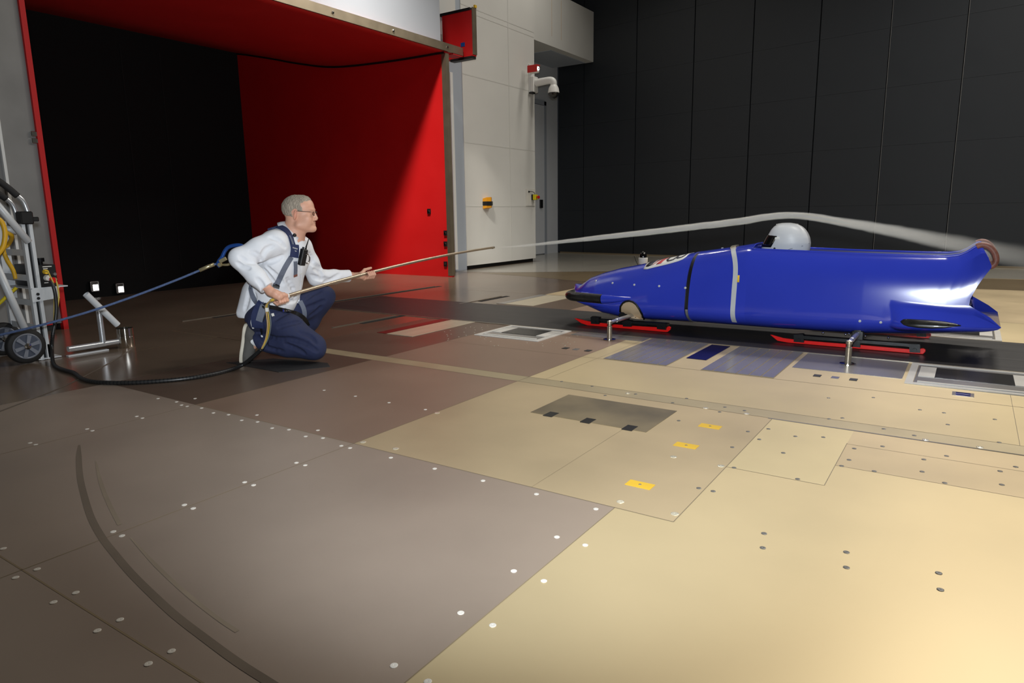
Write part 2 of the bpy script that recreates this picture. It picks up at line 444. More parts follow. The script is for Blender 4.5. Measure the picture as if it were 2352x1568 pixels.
hatch(-3.42, -2.79, 4.52, 5.075, 'metal framed floor hatch with dark window, left of the front strut')
hatch(-.25, .42, 4.45, 5.07, 'metal framed floor hatch with dark window, right of the rear strut')
hatch(-.42, .26, 6.24, 6.78, 'metal framed floor hatch partly hidden behind the bobsled tail')
def ribbed(x0, x1, n, label):
    t = thing('ribbed_floor_plate', ((x0+x1)/2, 4.64, 0), label, 'floor plate')
    b = MB(); s = (x1-x0)/n
    for i in range(n): b.prism([(x, y, .0005) for x, y in rect(x0+i*s+.004, x0+(i+1)*s-.004, 4.21, 5.08)], (0, 0, .0035))
    b.build('ribs', 'plate_metal', t)
    MB().prism([(x, y, .0004) for x, y in rect(x0, x1, 4.2, 5.085)], (0, 0, .001)).build('base_sheet', 'seam', t)
ribbed(-2.06, -1.6, 7, 'ribbed grey metal floor plate under the front of the bobsled')
ribbed(-1.37, -.92, 6, 'ribbed grey metal floor plate nearer the rear strut')
plate('dark_blue_plate', rect(-1.57, -1.43, 4.5, 5.06), 'plate_blue', 'dark blue plate between the two ribbed floor plates', 'floor plate')
plate('strut_base_panel', rect(-.89, -.27, 4.56, 5.085), 'plate_metal', 'smooth grey metal panel under the rear strut', 'floor plate', .002)
plate('strut_base_panel', rect(-2.72, -2.08, 4.93, 5.085), 'plate_metal', 'narrow grey metal panel under the front strut beside the belt', 'floor plate', .002)
plate('brass_coloured_plate', rect(-4.12, -3.83, 4.2, 5.08), 'plate_white', 'pale brushed plate on near side of the belt, left of the hatch', 'floor plate')
plate('red_stripe_plate', rect(-4.24, -4.13, 4.2, 5.08), 'plate_stripe', 'dark red stripe next to pale brushed plate by the belt', 'floor plate')
plate('brass_coloured_plate', rect(-4.33, -3.95, 6.3, 7.26), 'plate_white', 'pale brushed plate on the far side of the belt behind the nose', 'floor plate')
plate('grey_stripe_plate', rect(-4.44, -4.34, 6.3, 7.26), 'plate_metal', 'grey stripe next to pale brushed plate beyond the belt', 'floor plate')
def cover(x, y, sx, sy, m, label, grp):
    t = tag(MB().prism([(a, b, .0004) for a, b in rect(x-sx/2, x+sx/2, y-sy/2, y+sy/2)], (0, 0, .0025)).build('sensor_cover', m), label, 'floor cover', grp)
for xs, y, sx, sy, wh in (((-2.47, -2.38, -2.28), 4.4, .042, .055, 'behind the front strut row'), ((-.71, -.61, -.51), 4.4, .042, .055, 'by the rear strut')):
    nm = 'near the front strut' if xs[0] < -2 else 'near the rear strut'
    for x, q, m in zip(xs, ('leftmost', 'middle', 'rightmost'), ('black', 'plate_metal', 'black')):
        cover(x, y, sx, sy, m, f'{q} of the three small square floor covers {nm}', f'square covers {nm}')
for x, q in zip((-1.69, -1.48, -1.26), ('leftmost', 'middle', 'rightmost')):
    cover(x, 2.86, .052, .075, 'window_dark', f'{q} of three dark square covers on the stained floor plate', 'square covers on the stained plate')
plate('stained_floor_plate', rect(-1.8, -1.17, 2.84, 3.24), 'stain', 'darkly stained floor plate in front of the metal strip', 'floor plate', .0015)
for px, py, q, a in ((1470, 1113, 'nearest', .06), (1576, 1023, 'middle', .05), (1631, 979, 'farthest', .05)):
    p = F(px, py)
    plate('yellow_tape_patch', [(p.x-.05, p.y-.028), (p.x+.05, p.y-.028), (p.x+.05, p.y+.028), (p.x-.05, p.y+.028)], 'yellow_tape', f'{q} of three yellow tape patches on the beige floor', 'tape', .0008, 'yellow tape patches')
    if q != 'x': tag(MB().lathe((p.x, p.y, .0012), (0, 0, 1), [(0, .006), (.0015, .005)], 8).build('tape_hole', 'seam', [o for o in COL.objects if o.name.startswith('yellow_tape')][-1]), None, None)
p = F(2212, 906)
t = thing('floor_socket', (p.x, p.y, 0), 'small dark floor socket with metal frame below the right hatch', 'socket')
MB().prism([(x, y, .0004) for x, y in rect(p.x-.05, p.x+.05, p.y-.045, p.y+.045)], (0, 0, .002)).build('socket_frame', 'steel', t)
for dy in (-.021, .021): MB().prism([(x, y, .0025) for x, y in rect(p.x-.034, p.x+.034, p.y+dy-.015, p.y+dy+.015)], (0, 0, .001)).build('socket_insert', 'plate_blue', t)
def slot(x, y0, y1, label):
    t = thing('floor_slot', (x, (y0+y1)/2, 0), label, 'slot')
    MB().box((x-.03, y0, .0004), (x+.03, y1, .002)).build('slot_opening', 'screen_black', t)
    MB().box((x-.075, y0-.3, .0004), (x-.055, y1-.05, .006)).build('metal_lip', 'steel', t)
slot(-6.26, 5.0, 7.5, 'long dark slot in the floor behind the kneeling man')
slot(-4.74, 4.5, 5.08, 'short dark slot with metal lip on the near side of the belt')
slot(-4.72, 6.36, 6.95, 'short dark slot with metal lip beyond the belt')
slot(F(530, 724).x, F(492, 730).y, F(578, 718).y, 'short dark slot with metal lip at the back of the kneeling man')
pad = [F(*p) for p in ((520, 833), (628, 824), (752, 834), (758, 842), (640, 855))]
tag(MB().prism([(q.x, q.y, .0004) for q in pad], (0, 0, .003)).build('mat_and_shadow', 'rubber'), 'flat black mat and painted shadow on the floor under the kneeling man', 'mat')  # dark sheet, mostly painting the shadow under the man

# ------------------------------------------------------------------ hall shell
# nozzle ceiling, rising upstream
ceilp = [(-7.03, 3.484), (-8.2, 3.50), (-9.475, 3.571), (-10.37, 3.735), (-11.1, 3.91), (-11.85, 4.08), (-12.2, 4.15)]
P = spline([(x, 0, z) for x, z in ceilp], 5); b = MB(); n = len(P)
vs = []
for p in P: vs += [(p.x, 2.85, p.z), (p.x, 9.0, p.z), (p.x, 2.85, p.z+.12), (p.x, 9.0, p.z+.12)]
b.add(vs, [f for i in range(n-1) for f in ((4*i, 4*i+1, 4*i+5, 4*i+4), (4*i+3, 4*i+2, 4*i+6, 4*i+7))]+[(0, 2, 3, 1)])
struct(b.build('trim_1', 'red_paint', None, True))['label'] = 'red nozzle roof'
struct(MB().prism([(-12.2, 8.725, -.8), (-7.03, 8.725, -.8)]+[(p.x, 8.725, p.z-.001) for p in P], (0, .07, 0)).build('wall_far', 'red_paint'))
struct(MB().box((-12.3, 8.70, -.8), (-9.4, 8.724, -.55)).build('trim_2', 'black'))
struct(MB().box((-12.4, 2.6, -1), (-12.2, 9.6, 5)).build('wall_upstream', 'screen_black'))
struct(MB().box((-12.2, 2.82, -.7), (-7.06, 2.9, 4.3)).build('wall_near', 'screen_black'))
# faint vertical seams on the upstream screen
for px in (300, 385): 
    p = PX(px+20, 500, -12.19); struct(MB().box((-12.199, p.y-.008, .1), (-12.19, p.y+.008, 3.9)).build('trim_3', 'seam_black'))
# roof seam gap (dark) where the roof meets the far wall
b = MB()
for p, q in zip(P[:-1], P[1:]): b.add([(p.x, 8.70, p.z-.03), (q.x, 8.70, q.z-.03), (q.x, 8.70, q.z-.002), (p.x, 8.70, p.z-.002), (p.x, 8.724, p.z-.03), (q.x, 8.724, q.z-.03)], [(0, 3, 2, 1), (0, 1, 5, 4)])
struct(b.build('trim_4', 'black'))
# roof's front lip
lip = thing('nozzle_lip', (-7.0, 6, 3.48), 'long brushed steel lip along the red nozzle roof edge', 'metal lip')
MB().box((-7.06, 2.4, 3.487), (-7.0, 9.15, 3.605)).build('steel_bar', 'steel_brush', lip)
MB().box((-7.2, 8.9, 3.47), (-7.005, 9.14, 3.484)).build('red_underside', 'red_paint', lip)
for y in (4.2, 5.6, 6.45, 7.55, 8.75):
    MB().lathe((-7.0, y, 3.545), (1, 0, 0), [(0, .02), (.012, .018), (.014, .008)], 10).build('lip_bolt', 'chrome', lip)
# wall above the roof
struct(MB().box((-7.3, 2.2, 3.606), (-7.1, 8.715, 8.0)).build('wall_nozzle_top', 'wall_top'))
struct(MB().box((-7.3, 8.717, 3.62), (-7.2, 8.79, 8.0)).build('trim_5', 'black'))
# left jamb
struct(MB().box((-7.1, 2.892, 0.0), (-7.0, 2.935, 3.484)).build('trim_6', 'red_paint'))
struct(MB().box((-7.12, 2.3, .06), (-7.03, 2.891, 3.6)).build('trim_7', 'plate_grey'))
struct(MB().box((-7.03, 2.60, 0.1), (-7.0, 2.622, 3.6)).build('trim_8', 'white_line'))
struct(MB().box((-7.06, 2.62, .055), (-7.008, 2.828, .085)).build('trim_9', 'red_paint'))
struct(MB().box((-7.1, 2.3, 0), (-7.03, 2.83, .06)).build('baseboard_left', 'rubber'))
struct(MB().box((-7.16, 2.27, 0), (-7.09, 2.3, 8)).build('trim_10', 'black'))
struct(MB().box((-7.3, -3.0, 0), (-7.12, 2.27, 8)).build('wall_left', 'wall_blue'))
p = PX(80, 316, -7.03)
lt = thing('latch_plate', (-7.03, p.y, p.z-.05), 'small chrome double latch on the grey jamb left of opening', 'latch')
for dz in (-.03, .03): MB().bbox((-7.018, p.y, p.z+dz), (.012, 0, 0), (0, .035, 0), (0, 0, .022), .3).build('latch_bar', 'chrome', lt)
# right jamb and tower
struct(MB().box((-7.1, 8.72, .02), (-7.015, 8.80, 3.46)).build('trim_11', 'steel_brush'))
struct(MB().box((-7.9, 8.86, 0), (-7.71, 10.02, 4.9)).build('wall_tower_flank', 'wall_blue'))
struct(MB().box((-8.6, 10.021, .07), (-7.7, 12.42, 8.0)).build('wall_tower', 'wall_grey'))
struct(MB().box((-8.6, 10.03, 0), (-7.76, 12.4, .07)).build('tower_gap_shade', 'black'))  # black block painting the shadowed gap under the raised tower wall
struct(MB().box((-7.71, 9.63, 0.03), (-7.66, 9.70, 3.4)).build('trim_12', 'white'))
struct(MB().box((-7.72, 9.2, 3.9), (-7.5, 9.62, 8)).build('trim_13', 'wall_grey'))
b = MB()
for (x0, y0), (x1, y1) in (((1064, 173), (1229, 208)), ((1066, 327), (1229, 346)), ((1066, 474), (1229, 473)), ((1066, 22), (1229, 66)), ((1066, 34), (1229, 78))):
    q = PX(x0, y0, -7.7); q2 = PX(x1, y1, -7.7); z = (q.z+q2.z)/2
    b.box((-7.70, 10.03, z-.009), (-7.697, 12.41, z+.009))
q = PX(1172, 400, -7.7); b.box((-7.70, q.y-.012, 0.08), (-7.6964, q.y+.012, 7.9))
struct(b.build('trim_14', 'wall_line'))
# recessed wall with door, beam above
struct(MB().box((-9.2, 12.421, 0), (-8.9, 15.44, 8)).build('wall_recess', 'door_grey'))
d = struct(MB().box((-8.9, 12.9, .02), (-8.86, 14.72, 3.55)).build('door_1', 'door_grey'))
MB().box((-8.885, 14.721, .0), (-8.85, 14.82, 3.65)).box((-8.885, 12.8, 3.56), (-8.85, 14.82, 3.66)).build('door_frame', 'door_dark', d)
q = PX(1243, 468, -8.85); MB().bbox((-8.85, q.y, q.z), (.02, 0, 0), (0, .06, 0), (0, 0, .1), .2).build('door_handle', 'black', d)
beam = struct(MB().box((-9.2, 12.43, 4.5), (-7.81, 15.25, 5.6)).build('trim_15', 'wall_grey'))
MB().box((-9.1, 13.6, 4.49), (-8.0, 15.2, 4.5)).build('beam_soffit', 'wall_blue', beam)
b = MB()
for px in (1268, 1290): q = PX(px, 40, -7.8); b.box((-7.81, q.y-.004, 4.7), (-7.806, q.y+.004, 5.5))
b.build('stain_streak', 'beige_panel', beam)
# black panelled wall
A = Vector((-8.9, 15.45, 0)); B = Vector((5.2, 13.25, 0)); dr = (B-A).normalized(); nr = Vector((dr.y, -dr.x, 0))
def on_wall(px, py):
    v = ray(px, py); t = (A-C0).dot(nr)/v.dot(nr); return C0+v*t
def wall_slab(s0, s1, z0, z1, th, off, m, bld=None):
    p0 = A+dr*s0+nr*off; p1 = A+dr*s1+nr*off
    c = (p0+p1)/2+Vector((0, 0, (z0+z1)/2))
    bb = bld or MB(); bb.obox(c, (p1-p0)/2, nr*th/2, (0, 0, (z1-z0)/2)); return bb
struct(wall_slab(0, 14.6, 0, 8, .1, -.08, 'black').build('wall_back', 'screen_black'))
edges = [on_wall(px, 575) for px in (1340, 1455, 1580, 1708, 1852, 2005, 2170)]
S = [(e-A).dot(dr) for e in edges]; stp = (S[-1]-S[0])/6
S = [.02]+S+[S[-1]+stp, S[-1]+2*stp]
zs = [(on_wall(1800, y)-A).z for y in (475, 352, 231, 107)]
zs = [.02]+zs+[zs[-1]+1.1, 8]
for i in range(len(S)-1):
    for j in range(len(zs)-1):
        gap = .011
        o = wall_slab(S[i]+gap, S[i+1]-gap, zs[j]+.0012, zs[j+1]-.0012, .05, -.012 if i else -.02, 0).build('wall_panel', 'panel_black')
        struct(o); o.name = 'wall_back_panel'
for i in range(1, len(S)-1):
    if i in (6, 7): struct(wall_slab(S[i]+.004, S[i]+.010, 0.02, 8, .02, .005, 0).build('trim_16', 'plate_grey'))
struct(wall_slab(.1, 14, 0, .03, .03, .03, 0).build('baseboard_back', 'seam'))
# rest of the hall behind and beside the camera
struct(MB().box((5.0, -3, 0), (5.2, 13.4, 8)).build('wall_right', 'wall_dark'))
struct(MB().box((-7.3, -3.2, 0), (5.2, -3.0, 8)).build('wall_behind', 'wall_dark'))
struct(MB().box((-12.5, -3.2, 8.0), (5.3, 17.5, 8.2)).build('ceiling', 'ceiling_grey'))

# red flag plate above the jamb
fl = thing('red_flag_plate', (-7.1, 9.2, 3.47), 'red square plate jutting out beside the steel lip, high on the tower', 'plate')
MB().box((-7.45, 9.2, 3.48), (-6.85, 9.3, 4.16)).build('red_sheet', 'red_paint', fl)
MB().box((-6.85, 9.2, 3.5), (-6.835, 9.3, 4.2)).build('edge_plate', 'steel_brush', fl)
MB().box((-7.5, 9.19, 4.161), (-6.88, 9.3, 4.2)).build('top_seal', 'black', fl)
MB().box((-7.3, 9.19, 3.44), (-6.86, 9.3, 3.479)).build('bottom_seal', 'black', fl)
MB().box((-7.08, 9.194, 3.64), (-7.0, 9.199, 3.70)).build('blue_tape', 'hook_blue', fl)
MB().box((-6.85, 9.25, 4.2), (-6.82, 9.3, 4.24)).build('yellow_clip', 'yellow', fl)
# small fittings on the red wall
for px, py, lb in ((986, 485, 'small black fitting alone in the middle of the red wall'), (1024, 535, 'topmost of three black fittings on the red wall edge'), (1024, 560, 'middle of three black fittings on the red wall edge'), (1024, 606, 'lowest of three black fittings on the red wall edge')):
    q = PY(px, py, 8.72); t = thing('wall_fitting', (q.x, 8.72, q.z-.04), lb, 'fitting', 'black fittings on the red wall')
    MB().box((q.x-.03, 8.70, q.z-.04), (q.x+.03, 8.724, q.z+.04)).build('fitting_body', 'black', t)
    MB().lathe((q.x, 8.70, q.z), (0, -1, 0), [(0, .016), (.01, .014)], 10).build('fitting_pin', 'chrome', t)
# lamps deep inside the tunnel
for px, py, q_ in ((221, 660, 'left'), (279, 664, 'right')):
    p = PX(px, py, -12.1); t = thing('tunnel_lamp', (-12.15, p.y, p.z-.065), f'{q_} of two bright square lamps deep inside the dark tunnel', 'lamp', 'tunnel lamps')
    MB().box((-12.199, p.y-.075, p.z-.065), (-12.13, p.y+.055, p.z+.10)).build('lamp_housing', 'window_dark', t)
    b = MB()
    for a in ((-.075, -.068, -.065, .10), (.048, .055, -.065, .10), (-.075, .055, -.065, -.058), (-.075, .055, .093, .10)): b.box((-12.131, p.y+a[0], p.z+a[2]), (-12.115, p.y+a[1], p.z+a[3]))
    b.build('lamp_frame', 'aluminium', t)
    MB().box((-12.13, p.y-.035, p.z-.05), (-12.118, p.y+.04, p.z+.045)).build('lamp_glass', 'lamp_glow', t)
# tower fittings
q = PX(1215, 182, -7.7)
cm = thing('dome_camera', (-7.7, q.y, q.z-.3), 'white dome camera on a wall arm at the tower corner', 'camera')
yb, zb_ = q.y, q.z
MB().bbox((-7.688, yb+.08, zb_+.02), (.011, 0, 0), (0, .10, 0), (0, 0, .27), .3).build('back_plate', 'white', cm)
MB().bbox((-7.632, yb+.08, zb_-.10), (.044, 0, 0), (0, .09, 0), (0, 0, .15), .25).build('wall_box', 'white', cm)
a0 = Vector((-7.59, yb+.09, zb_-.07))
pa = spline([a0, a0+Vector((.2, 0, .01)), a0+Vector((.33, 0, .012)), a0+Vector((.40, 0, -.02)), a0+Vector((.41, 0, -.10))], 6)
MB().tube(pa, [.075-.012*i/len(pa) for i in range(len(pa))], 16).build('arm', 'white', cm, True)
h0 = pa[-1]
MB().lathe(h0, (0, 0, -1), [(-.02, .06), (0, .075), (.045, .10), (.13, .115), (.135, .10)], 24).build('dome_housing', 'white', cm, True, 50)
MB().lathe(h0+Vector((0, 0, -.136)), (0, 0, -1), [(0, .105), (.02, .104), (.055, .088), (.085, .06), (.1, .025), (.103, .002)], 24).build('dome_glass', 'glass_dark', cm, True)
MB().bbox((-7.64, yb+.02, zb_-.268), (.04, 0, 0), (0, .06, 0), (0, 0, .016), .3).build('cable_gland', 'black', cm)
q = PX(1226, 160, -7.45)
rc = thing('box_camera', (-7.5, q.y, q.z-.08), 'small camera with red hood above the dome camera', 'camera')
MB().bbox((-7.44, q.y, q.z), (.09, 0, 0), (0, .05, 0), (0, 0, .065), .25).build('camera_body', 'off_white', rc)
MB().bbox((-7.45, q.y, q.z+.073), (.11, 0, 0), (0, .062, 0), (0, 0, .007), .3).bbox((-7.45, q.y-.06, q.z+.01), (.11, 0, 0), (0, .006, 0), (0, 0, .065), .3).build('red_hood', 'red_plastic', rc)
MB().lathe((-7.349, q.y, q.z+.01), (1, 0, 0), [(0, .036), (.008, .035)], 20).build('light_ring', 'lamp_ring', rc)
MB().lathe((-7.341, q.y, q.z+.01), (1, 0, 0), [(0, .014), (.006, .013)], 16).build('lens', 'black', rc)
MB().cyl((-7.676, yb+.06, q.z), (-7.53, q.y, q.z), .02).build('mount', 'white', rc)
q = PX(1116, 467, -7.7)
bc = thing('wall_beacon', (-7.7, q.y, q.z-.1), 'orange wall beacon with a black band on the tower', 'beacon')
MB().prism([(-7.699, q.y-.10, q.z-.1), (-7.699, q.y+.10, q.z-.1), (-7.62, q.y+.085, q.z-.08), (-7.58, q.y, q.z-.075), (-7.62, q.y-.085, q.z-.08)], (0, 0, .19)).build('lens_body', 'orange', bc)
MB().prism([(-7.698, q.y-.105, q.z-.04), (-7.698, q.y+.105, q.z-.04), (-7.61, q.y+.10, q.z-.04), (-7.565, q.y, q.z-.04), (-7.61, q.y-.092, q.z-.04)], (0, 0, .075)).build('band', 'black', bc)
q = PX(1217.5, 453, -7.7)
es = thing('emergency_stop_box', (-7.7, q.y, q.z-.2), 'white switch box with yellow and red stop button on the tower edge', 'switch box')
MB().bbox((-7.685, q.y, q.z), (.014, 0, 0), (0, .165, 0), (0, 0, .175), .15).build('panel', 'off_white', es)
MB().bbox((-7.655, q.y+.05, q.z), (.015, 0, 0), (0, .05, 0), (0, 0, .058), .2).build('black_base', 'black', es)
MB().bbox((-7.605, q.y+.05, q.z), (.034, 0, 0), (0, .046, 0), (0, 0, .054), .2).build('yellow_housing', 'yellow_plastic', es)
MB().lathe((-7.571, q.y+.05, q.z), (1, 0, 0), [(0, .018), (.035, .018), (.042, .034), (.06, .03)], 16).build('red_button', 'red_plastic', es, True, 40)
MB().lathe((-7.67, q.y-.10, q.z+.11), (1, 0, 0), [(0, .02), (.018, .017)], 12).build('key_switch', 'black', es)
MB().tube(spline([(-7.66, q.y-.10, q.z+.11), (-7.64, q.y-.03, q.z+.113), (-7.62, q.y+.03, q.z+.095), (-7.61, q.y+.05, q.z+.05)], 5), .006, 6).build('cable', 'black', es)

# ------------------------------------------------------------------ bobsled
YS = 5.65
sled = thing('bobsled', (-1.5, YS, .02), 'glossy blue bobsled with red runners standing on the black belt', 'bobsled')
def tx(px, py, Y): p = PY(px, py, Y); return (p.x, p.z)
TOPC = [tx(*p, YS) for p in ((1340, 652), (1362, 636), (1392, 625), (1429, 615), (1462, 609), (1500, 601), (1591, 581), (1608, 577), (1688, 566), (1743, 557.5))]
RIM = [tx(*p, 5.40) for p in ((1771, 574), (1860, 578), (1940, 582), (2027, 585), (2113, 588), (2170, 589), (2199, 586), (2222, 578), (2239, 570), (2256, 563))]
BOT = [tx(*p, 5.45) for p in ((1330, 692), (1350, 709), (1379, 723), (1419, 732), (1486, 738), (1588, 743), (1700, 752), (1800, 760), (1970, 770), (2136, 772), (2228, 771), (2285, 762))]
XEND = [(.17, .0), (.185, .03), (.2, .09), (.215, .15), (.23, .19), (.25, .212), (.27, .206), (.288, .176), (.308, .12), (.33, .065), (.355, .03), (.385, .02), (.42, .03), (.50, .06), (.56, .09), (.62, .125), (.68, .10), (.75, .06), (.8, .05)]
WT = [(-3.06, .05), (-3.03, .12), (-2.98, .18), (-2.9, .225), (-2.75, .27), (-2.5, .31), (-2.2, .335), (-1.85, .35), (-1.4, .36), (-.6, .36), (.1, .345)]
ZCT = [(-3.06, .225), (-2.8, .225), (-2.2, .24), (-1.4, .25), (.1, .25)]
QT = [(-3.06, 2.0), (-2.6, 2.0), (-2.1, 2.3), (-1.8, 2.8), (-1.5, 3.6), (-1.3, 4.0), (-.6, 4.2), (.1, 4.0)]
WR = .25
XT = sorted(TOPC)
def zc(x): return interp(x, ZCT)
def hw(x): return interp(x, WT)
def hq(x): return interp(x, QT)
def ztop(x):
    if x < -1.42: return interp(x, XT)
    k = (1-(WR/hw(x))**hq(x))**(1/hq(x))
    zr = interp(x, RIM); a = zc(x)+(zr-zc(x))/k
    if x < -1.3:
        t = (x+1.42)/.12; return interp(-1.42, XT)*(1-t)+a*t
    return a
def zbot(x): return interp(x, BOT)
def sm01(t): t = min(1, max(0, t)); return t*t*(3-2*t)
def pod(x, z):
    # rear bumper fairing and front wing, as swellings of the hull side
    e = 0
    if x > -.45:
        u = (x+.43)/.60; v = (z-.222)/(.072 if z > .222 else .06)
        g = 1-v*v-(max(0, .24-u)/.24)**2
        if g > 0 and u > 0: e += .088*g*max(0, 1-(max(0, u-.45)/.62)**2)
    if x < -2.55:
        u = (-2.55-x)/.4; v = (z-.235)/.055
        if abs(v) < 1: e += .06*(1-v*v)**.5*sm01(u)
    return e
def hp(x, th, off=0.0):
    # hull point at station x and section angle th: -pi/2 keel, 0 widest, pi/2 crown (near side)
    W, z0 = hw(x), zc(x)
    if th < 0: q = 2.3; h = z0-zbot(x)
    else: q = hq(x); h = ztop(x)-z0
    c = max(0, math.cos(th))**(2/q); s_ = abs(math.sin(th))**(2/q)
    z = z0+math.copysign(h*s_, th); y = W*c
    if th > 0: y *= 1-.11*min(1, (z-z0)/h)
    if y > .05: y += pod(x, z)*min(1, y/.2)
    X = x
    if x > -.75:
        t = (x+.75)/.83; X = x+(interp(z, XEND)-.08)*t*t
    p = Vector((X, YS-y, z))
    return p
def hn(x, th):
    e = 1e-3; a = hp(x+e, th)-hp(x-e, th); b = hp(x, th+e)-hp(x, th-e)
    n = b.cross(a); n.normalize()
    if n.y > 0 and abs(th) < 1.3: n = -n
    if abs(th) >= 1.3 and n.z*th < 0: n = -n
    return n
def mirror(p): return Vector((p.x, 2*YS-p.y, p.z))
def thz(x, z):
    lo, hi = -math.pi/2, math.pi/2
    for _ in range(40):
        m = (lo+hi)/2
        if hp(x, m).z < z: lo = m
        else: hi = m
    return (lo+hi)/2
def thy(x, y):
    # angle of the upper side where the offset from the centre line is y
    return math.acos(min(1, (y/hw(x))**(hq(x)/2)))
def loft(xs, name, m, thmax=None, caps=(True, True)):
    NT = 64; vs = []; fs = []
    for x in xs:
        tm = math.pi/2 if thmax is None else thmax(x)
        half = []
        for i in range(NT+1):
            u = i/NT; th = -math.pi/2+(tm+math.pi/2)*u
            half.append(hp(x, th))
        ring = half+[mirror(p) for p in reversed(half)]
        vs += ring
    R = 2*(NT+1)
    for i in range(len(xs)-1):
        for j in range(R-1):
            if j == NT and thmax is not None: continue
            fs.append((i*R+j, (i+1)*R+j, (i+1)*R+j+1, i*R+j+1))
    if caps[0]: fs.append(tuple(range(R)))
    if caps[1]: fs.append(tuple(reversed(range((len(xs)-1)*R, len(xs)*R))))
    return link(name, vs, fs, m, sled, True, None, 50), vs, fs
lin = lambda a, b, n: [a+(b-a)*i/(n-1) for i in range(n)]
front, fv, ff = loft([-3.06, -3.055, -3.045]+lin(-3.03, -2.9, 10)+lin(-2.885, -1.882, 70), 'front_cowl', 'blue_paint')
rear1, rv1, rf1 = loft(lin(-1.85, -1.40, 24), 'rear_cowl', 'blue_paint')
rear2, rv2, rf2 = loft(lin(-1.40, .08, 200), 'rear_hull', 'blue_paint', lambda x: thy(x, WR), (False, False))
loft(lin(-1.92, -1.82, 3), 'dark_joint', 'black')
dj = [o for o in sled.children if o.name == 'dark_joint'][0]; dj.scale = (1, .965, .965); dj.location.z += .012
# inside of the cockpit and rolled rim
vs = []; fs = []; xs = lin(-1.39, .06, 50); Q = 14
for x in xs:
    zr = hp(x, thy(x, WR)).z; Xr = hp(x, thy(x, WR)).x
    sec = []
    for j in range(Q+1):
        a = math.pi*j/Q
        wr_ = YS-hp(x, thy(x, WR)).y
        sec.append(Vector((Xr, YS-math.cos(a)*(wr_-.004), zr-.0-(math.sin(a)**.4)*min(.42, zr-.26))))
    vs += sec
for i in range(len(xs)-1):
    for j in range(Q): fs.append((i*(Q+1)+j, i*(Q+1)+j+1, (i+1)*(Q+1)+j+1, (i+1)*(Q+1)+j))
fs.append(tuple(range(Q+1)))
link('cockpit_liner', vs, fs, 'blue_inside', sled, True, None, 50)
b = MB()
rim = [hp(x, thy(x, WR)) for x in lin(-1.40, .08, 60)]
b.tube(rim, .008, 8); b.tube([mirror(p) for p in rim], .008, 8)
lipx = [hp(-1.40, th) for th in lin(thy(-1.40, WR), math.pi/2, 14)]
b.tube(lipx+[mirror(p) for p in reversed(lipx[:-1])], .007, 8)
b.build('cockpit_rim', 'blue_paint', sled, True)
# transom closing the tail below the rim
vs = []; fs = []
half = [hp(.08, th) for th in lin(-math.pi/2, thy(.08, WR), 40)]
vs = half+[mirror(p) for p in half]
fs = [(i, i+1, 41+i-1, 40+i) for i in range(30)]
link('tail_panel', vs, fs, 'blue_paint', sled, True)
# bands and patches that follow the hull
def band(path, wd, off, name, m, n=2):
    # path of (x, th); ribbon along it with thickness
    P = [hp(x, t)+hn(x, t)*off for x, t in path]; N = [hn(x, t) for x, t in path]; vs = []; fs = []
    k = len(P)
    for i in range(k):
        t = (P[min(i+1, k-1)]-P[max(0, i-1)]).normalized(); s_ = t.cross(N[i]).normalized()*wd/2
        vs += [P[i]-s_, P[i]+s_, P[i]+s_-N[i]*(off+.004), P[i]-s_-N[i]*(off+.004)]
    for i in range(k-1):
        for j in range(4): fs.append((4*i+j, 4*i+(j+1) % 4, 4*i+4+(j+1) % 4, 4*i+4+j))
    fs += [(0, 3, 2, 1), (4*k-4, 4*k-3, 4*k-2, 4*k-1)]
    me = link(name, vs, fs, m, sled, False, None, 40)
    return me
band([(-1.575+.085*sm01((math.pi/2-t)/1.3), t) for t in lin(1.52, -.66, 60)], .036, .004, 'metal_strap', 'alu_paint')
band([(-1.575+.085*sm01((math.pi/2-t)/1.3), t) for t in lin(1.54, 1.25, 12)], .044, .012, 'strap_buckle', 'steel')
band([(-1.862, t) for t in lin(-.1, -1.3, 30)], .02, .003, 'joint_tape', 'aluminium')
bv = BVHTree.FromPolygons([tuple(v) for v in fv+rv1+rv2], [tuple(f) for f in ff]+[tuple(i+len(fv) for i in f) for f in rf1]+[tuple(i+len(fv)+len(rv1) for i in f) for f in rf2])
def onhull(px, py):
    h = bv.ray_cast(C0, ray(px, py)); return (h[0], h[1] if h[1].dot(C0-h[0]) > 0 else -h[1]) if h[0] else (PY(px, py, YS-.3), Vector((0, -1, 0)))
def patch(poly, name, m, off=.003, step=6, parent=None):
    # picture polygon laid on the hull as a thin sheet: rows of a quad grid between its two long sides
    a, b2 = poly
    vs = []; fs = []; n, mm = len(a), step
    for i in range(n):
        for j in range(mm+1):
            t = j/mm; px = a[i][0]*(1-t)+b2[i][0]*t; py = a[i][1]*(1-t)+b2[i][1]*t
            p, q = onhull(px, py); vs.append(p+q*off)
    for i in range(n-1):
        for j in range(mm): fs.append((i*(mm+1)+j, i*(mm+1)+j+1, (i+1)*(mm+1)+j+1, (i+1)*(mm+1)+j))
    o = link(name, vs, fs, m, parent or sled, True)
    md = o.modifiers.new('thick', 'SOLIDIFY'); md.thickness = .002; md.offset = 0
    return o
patch(([(1690, 632), (1690, 640), (1690, 648)], [(1699, 632), (1698.5, 640), (1698, 648)]), 'yellow_sticker', 'yellow', .002, 3)
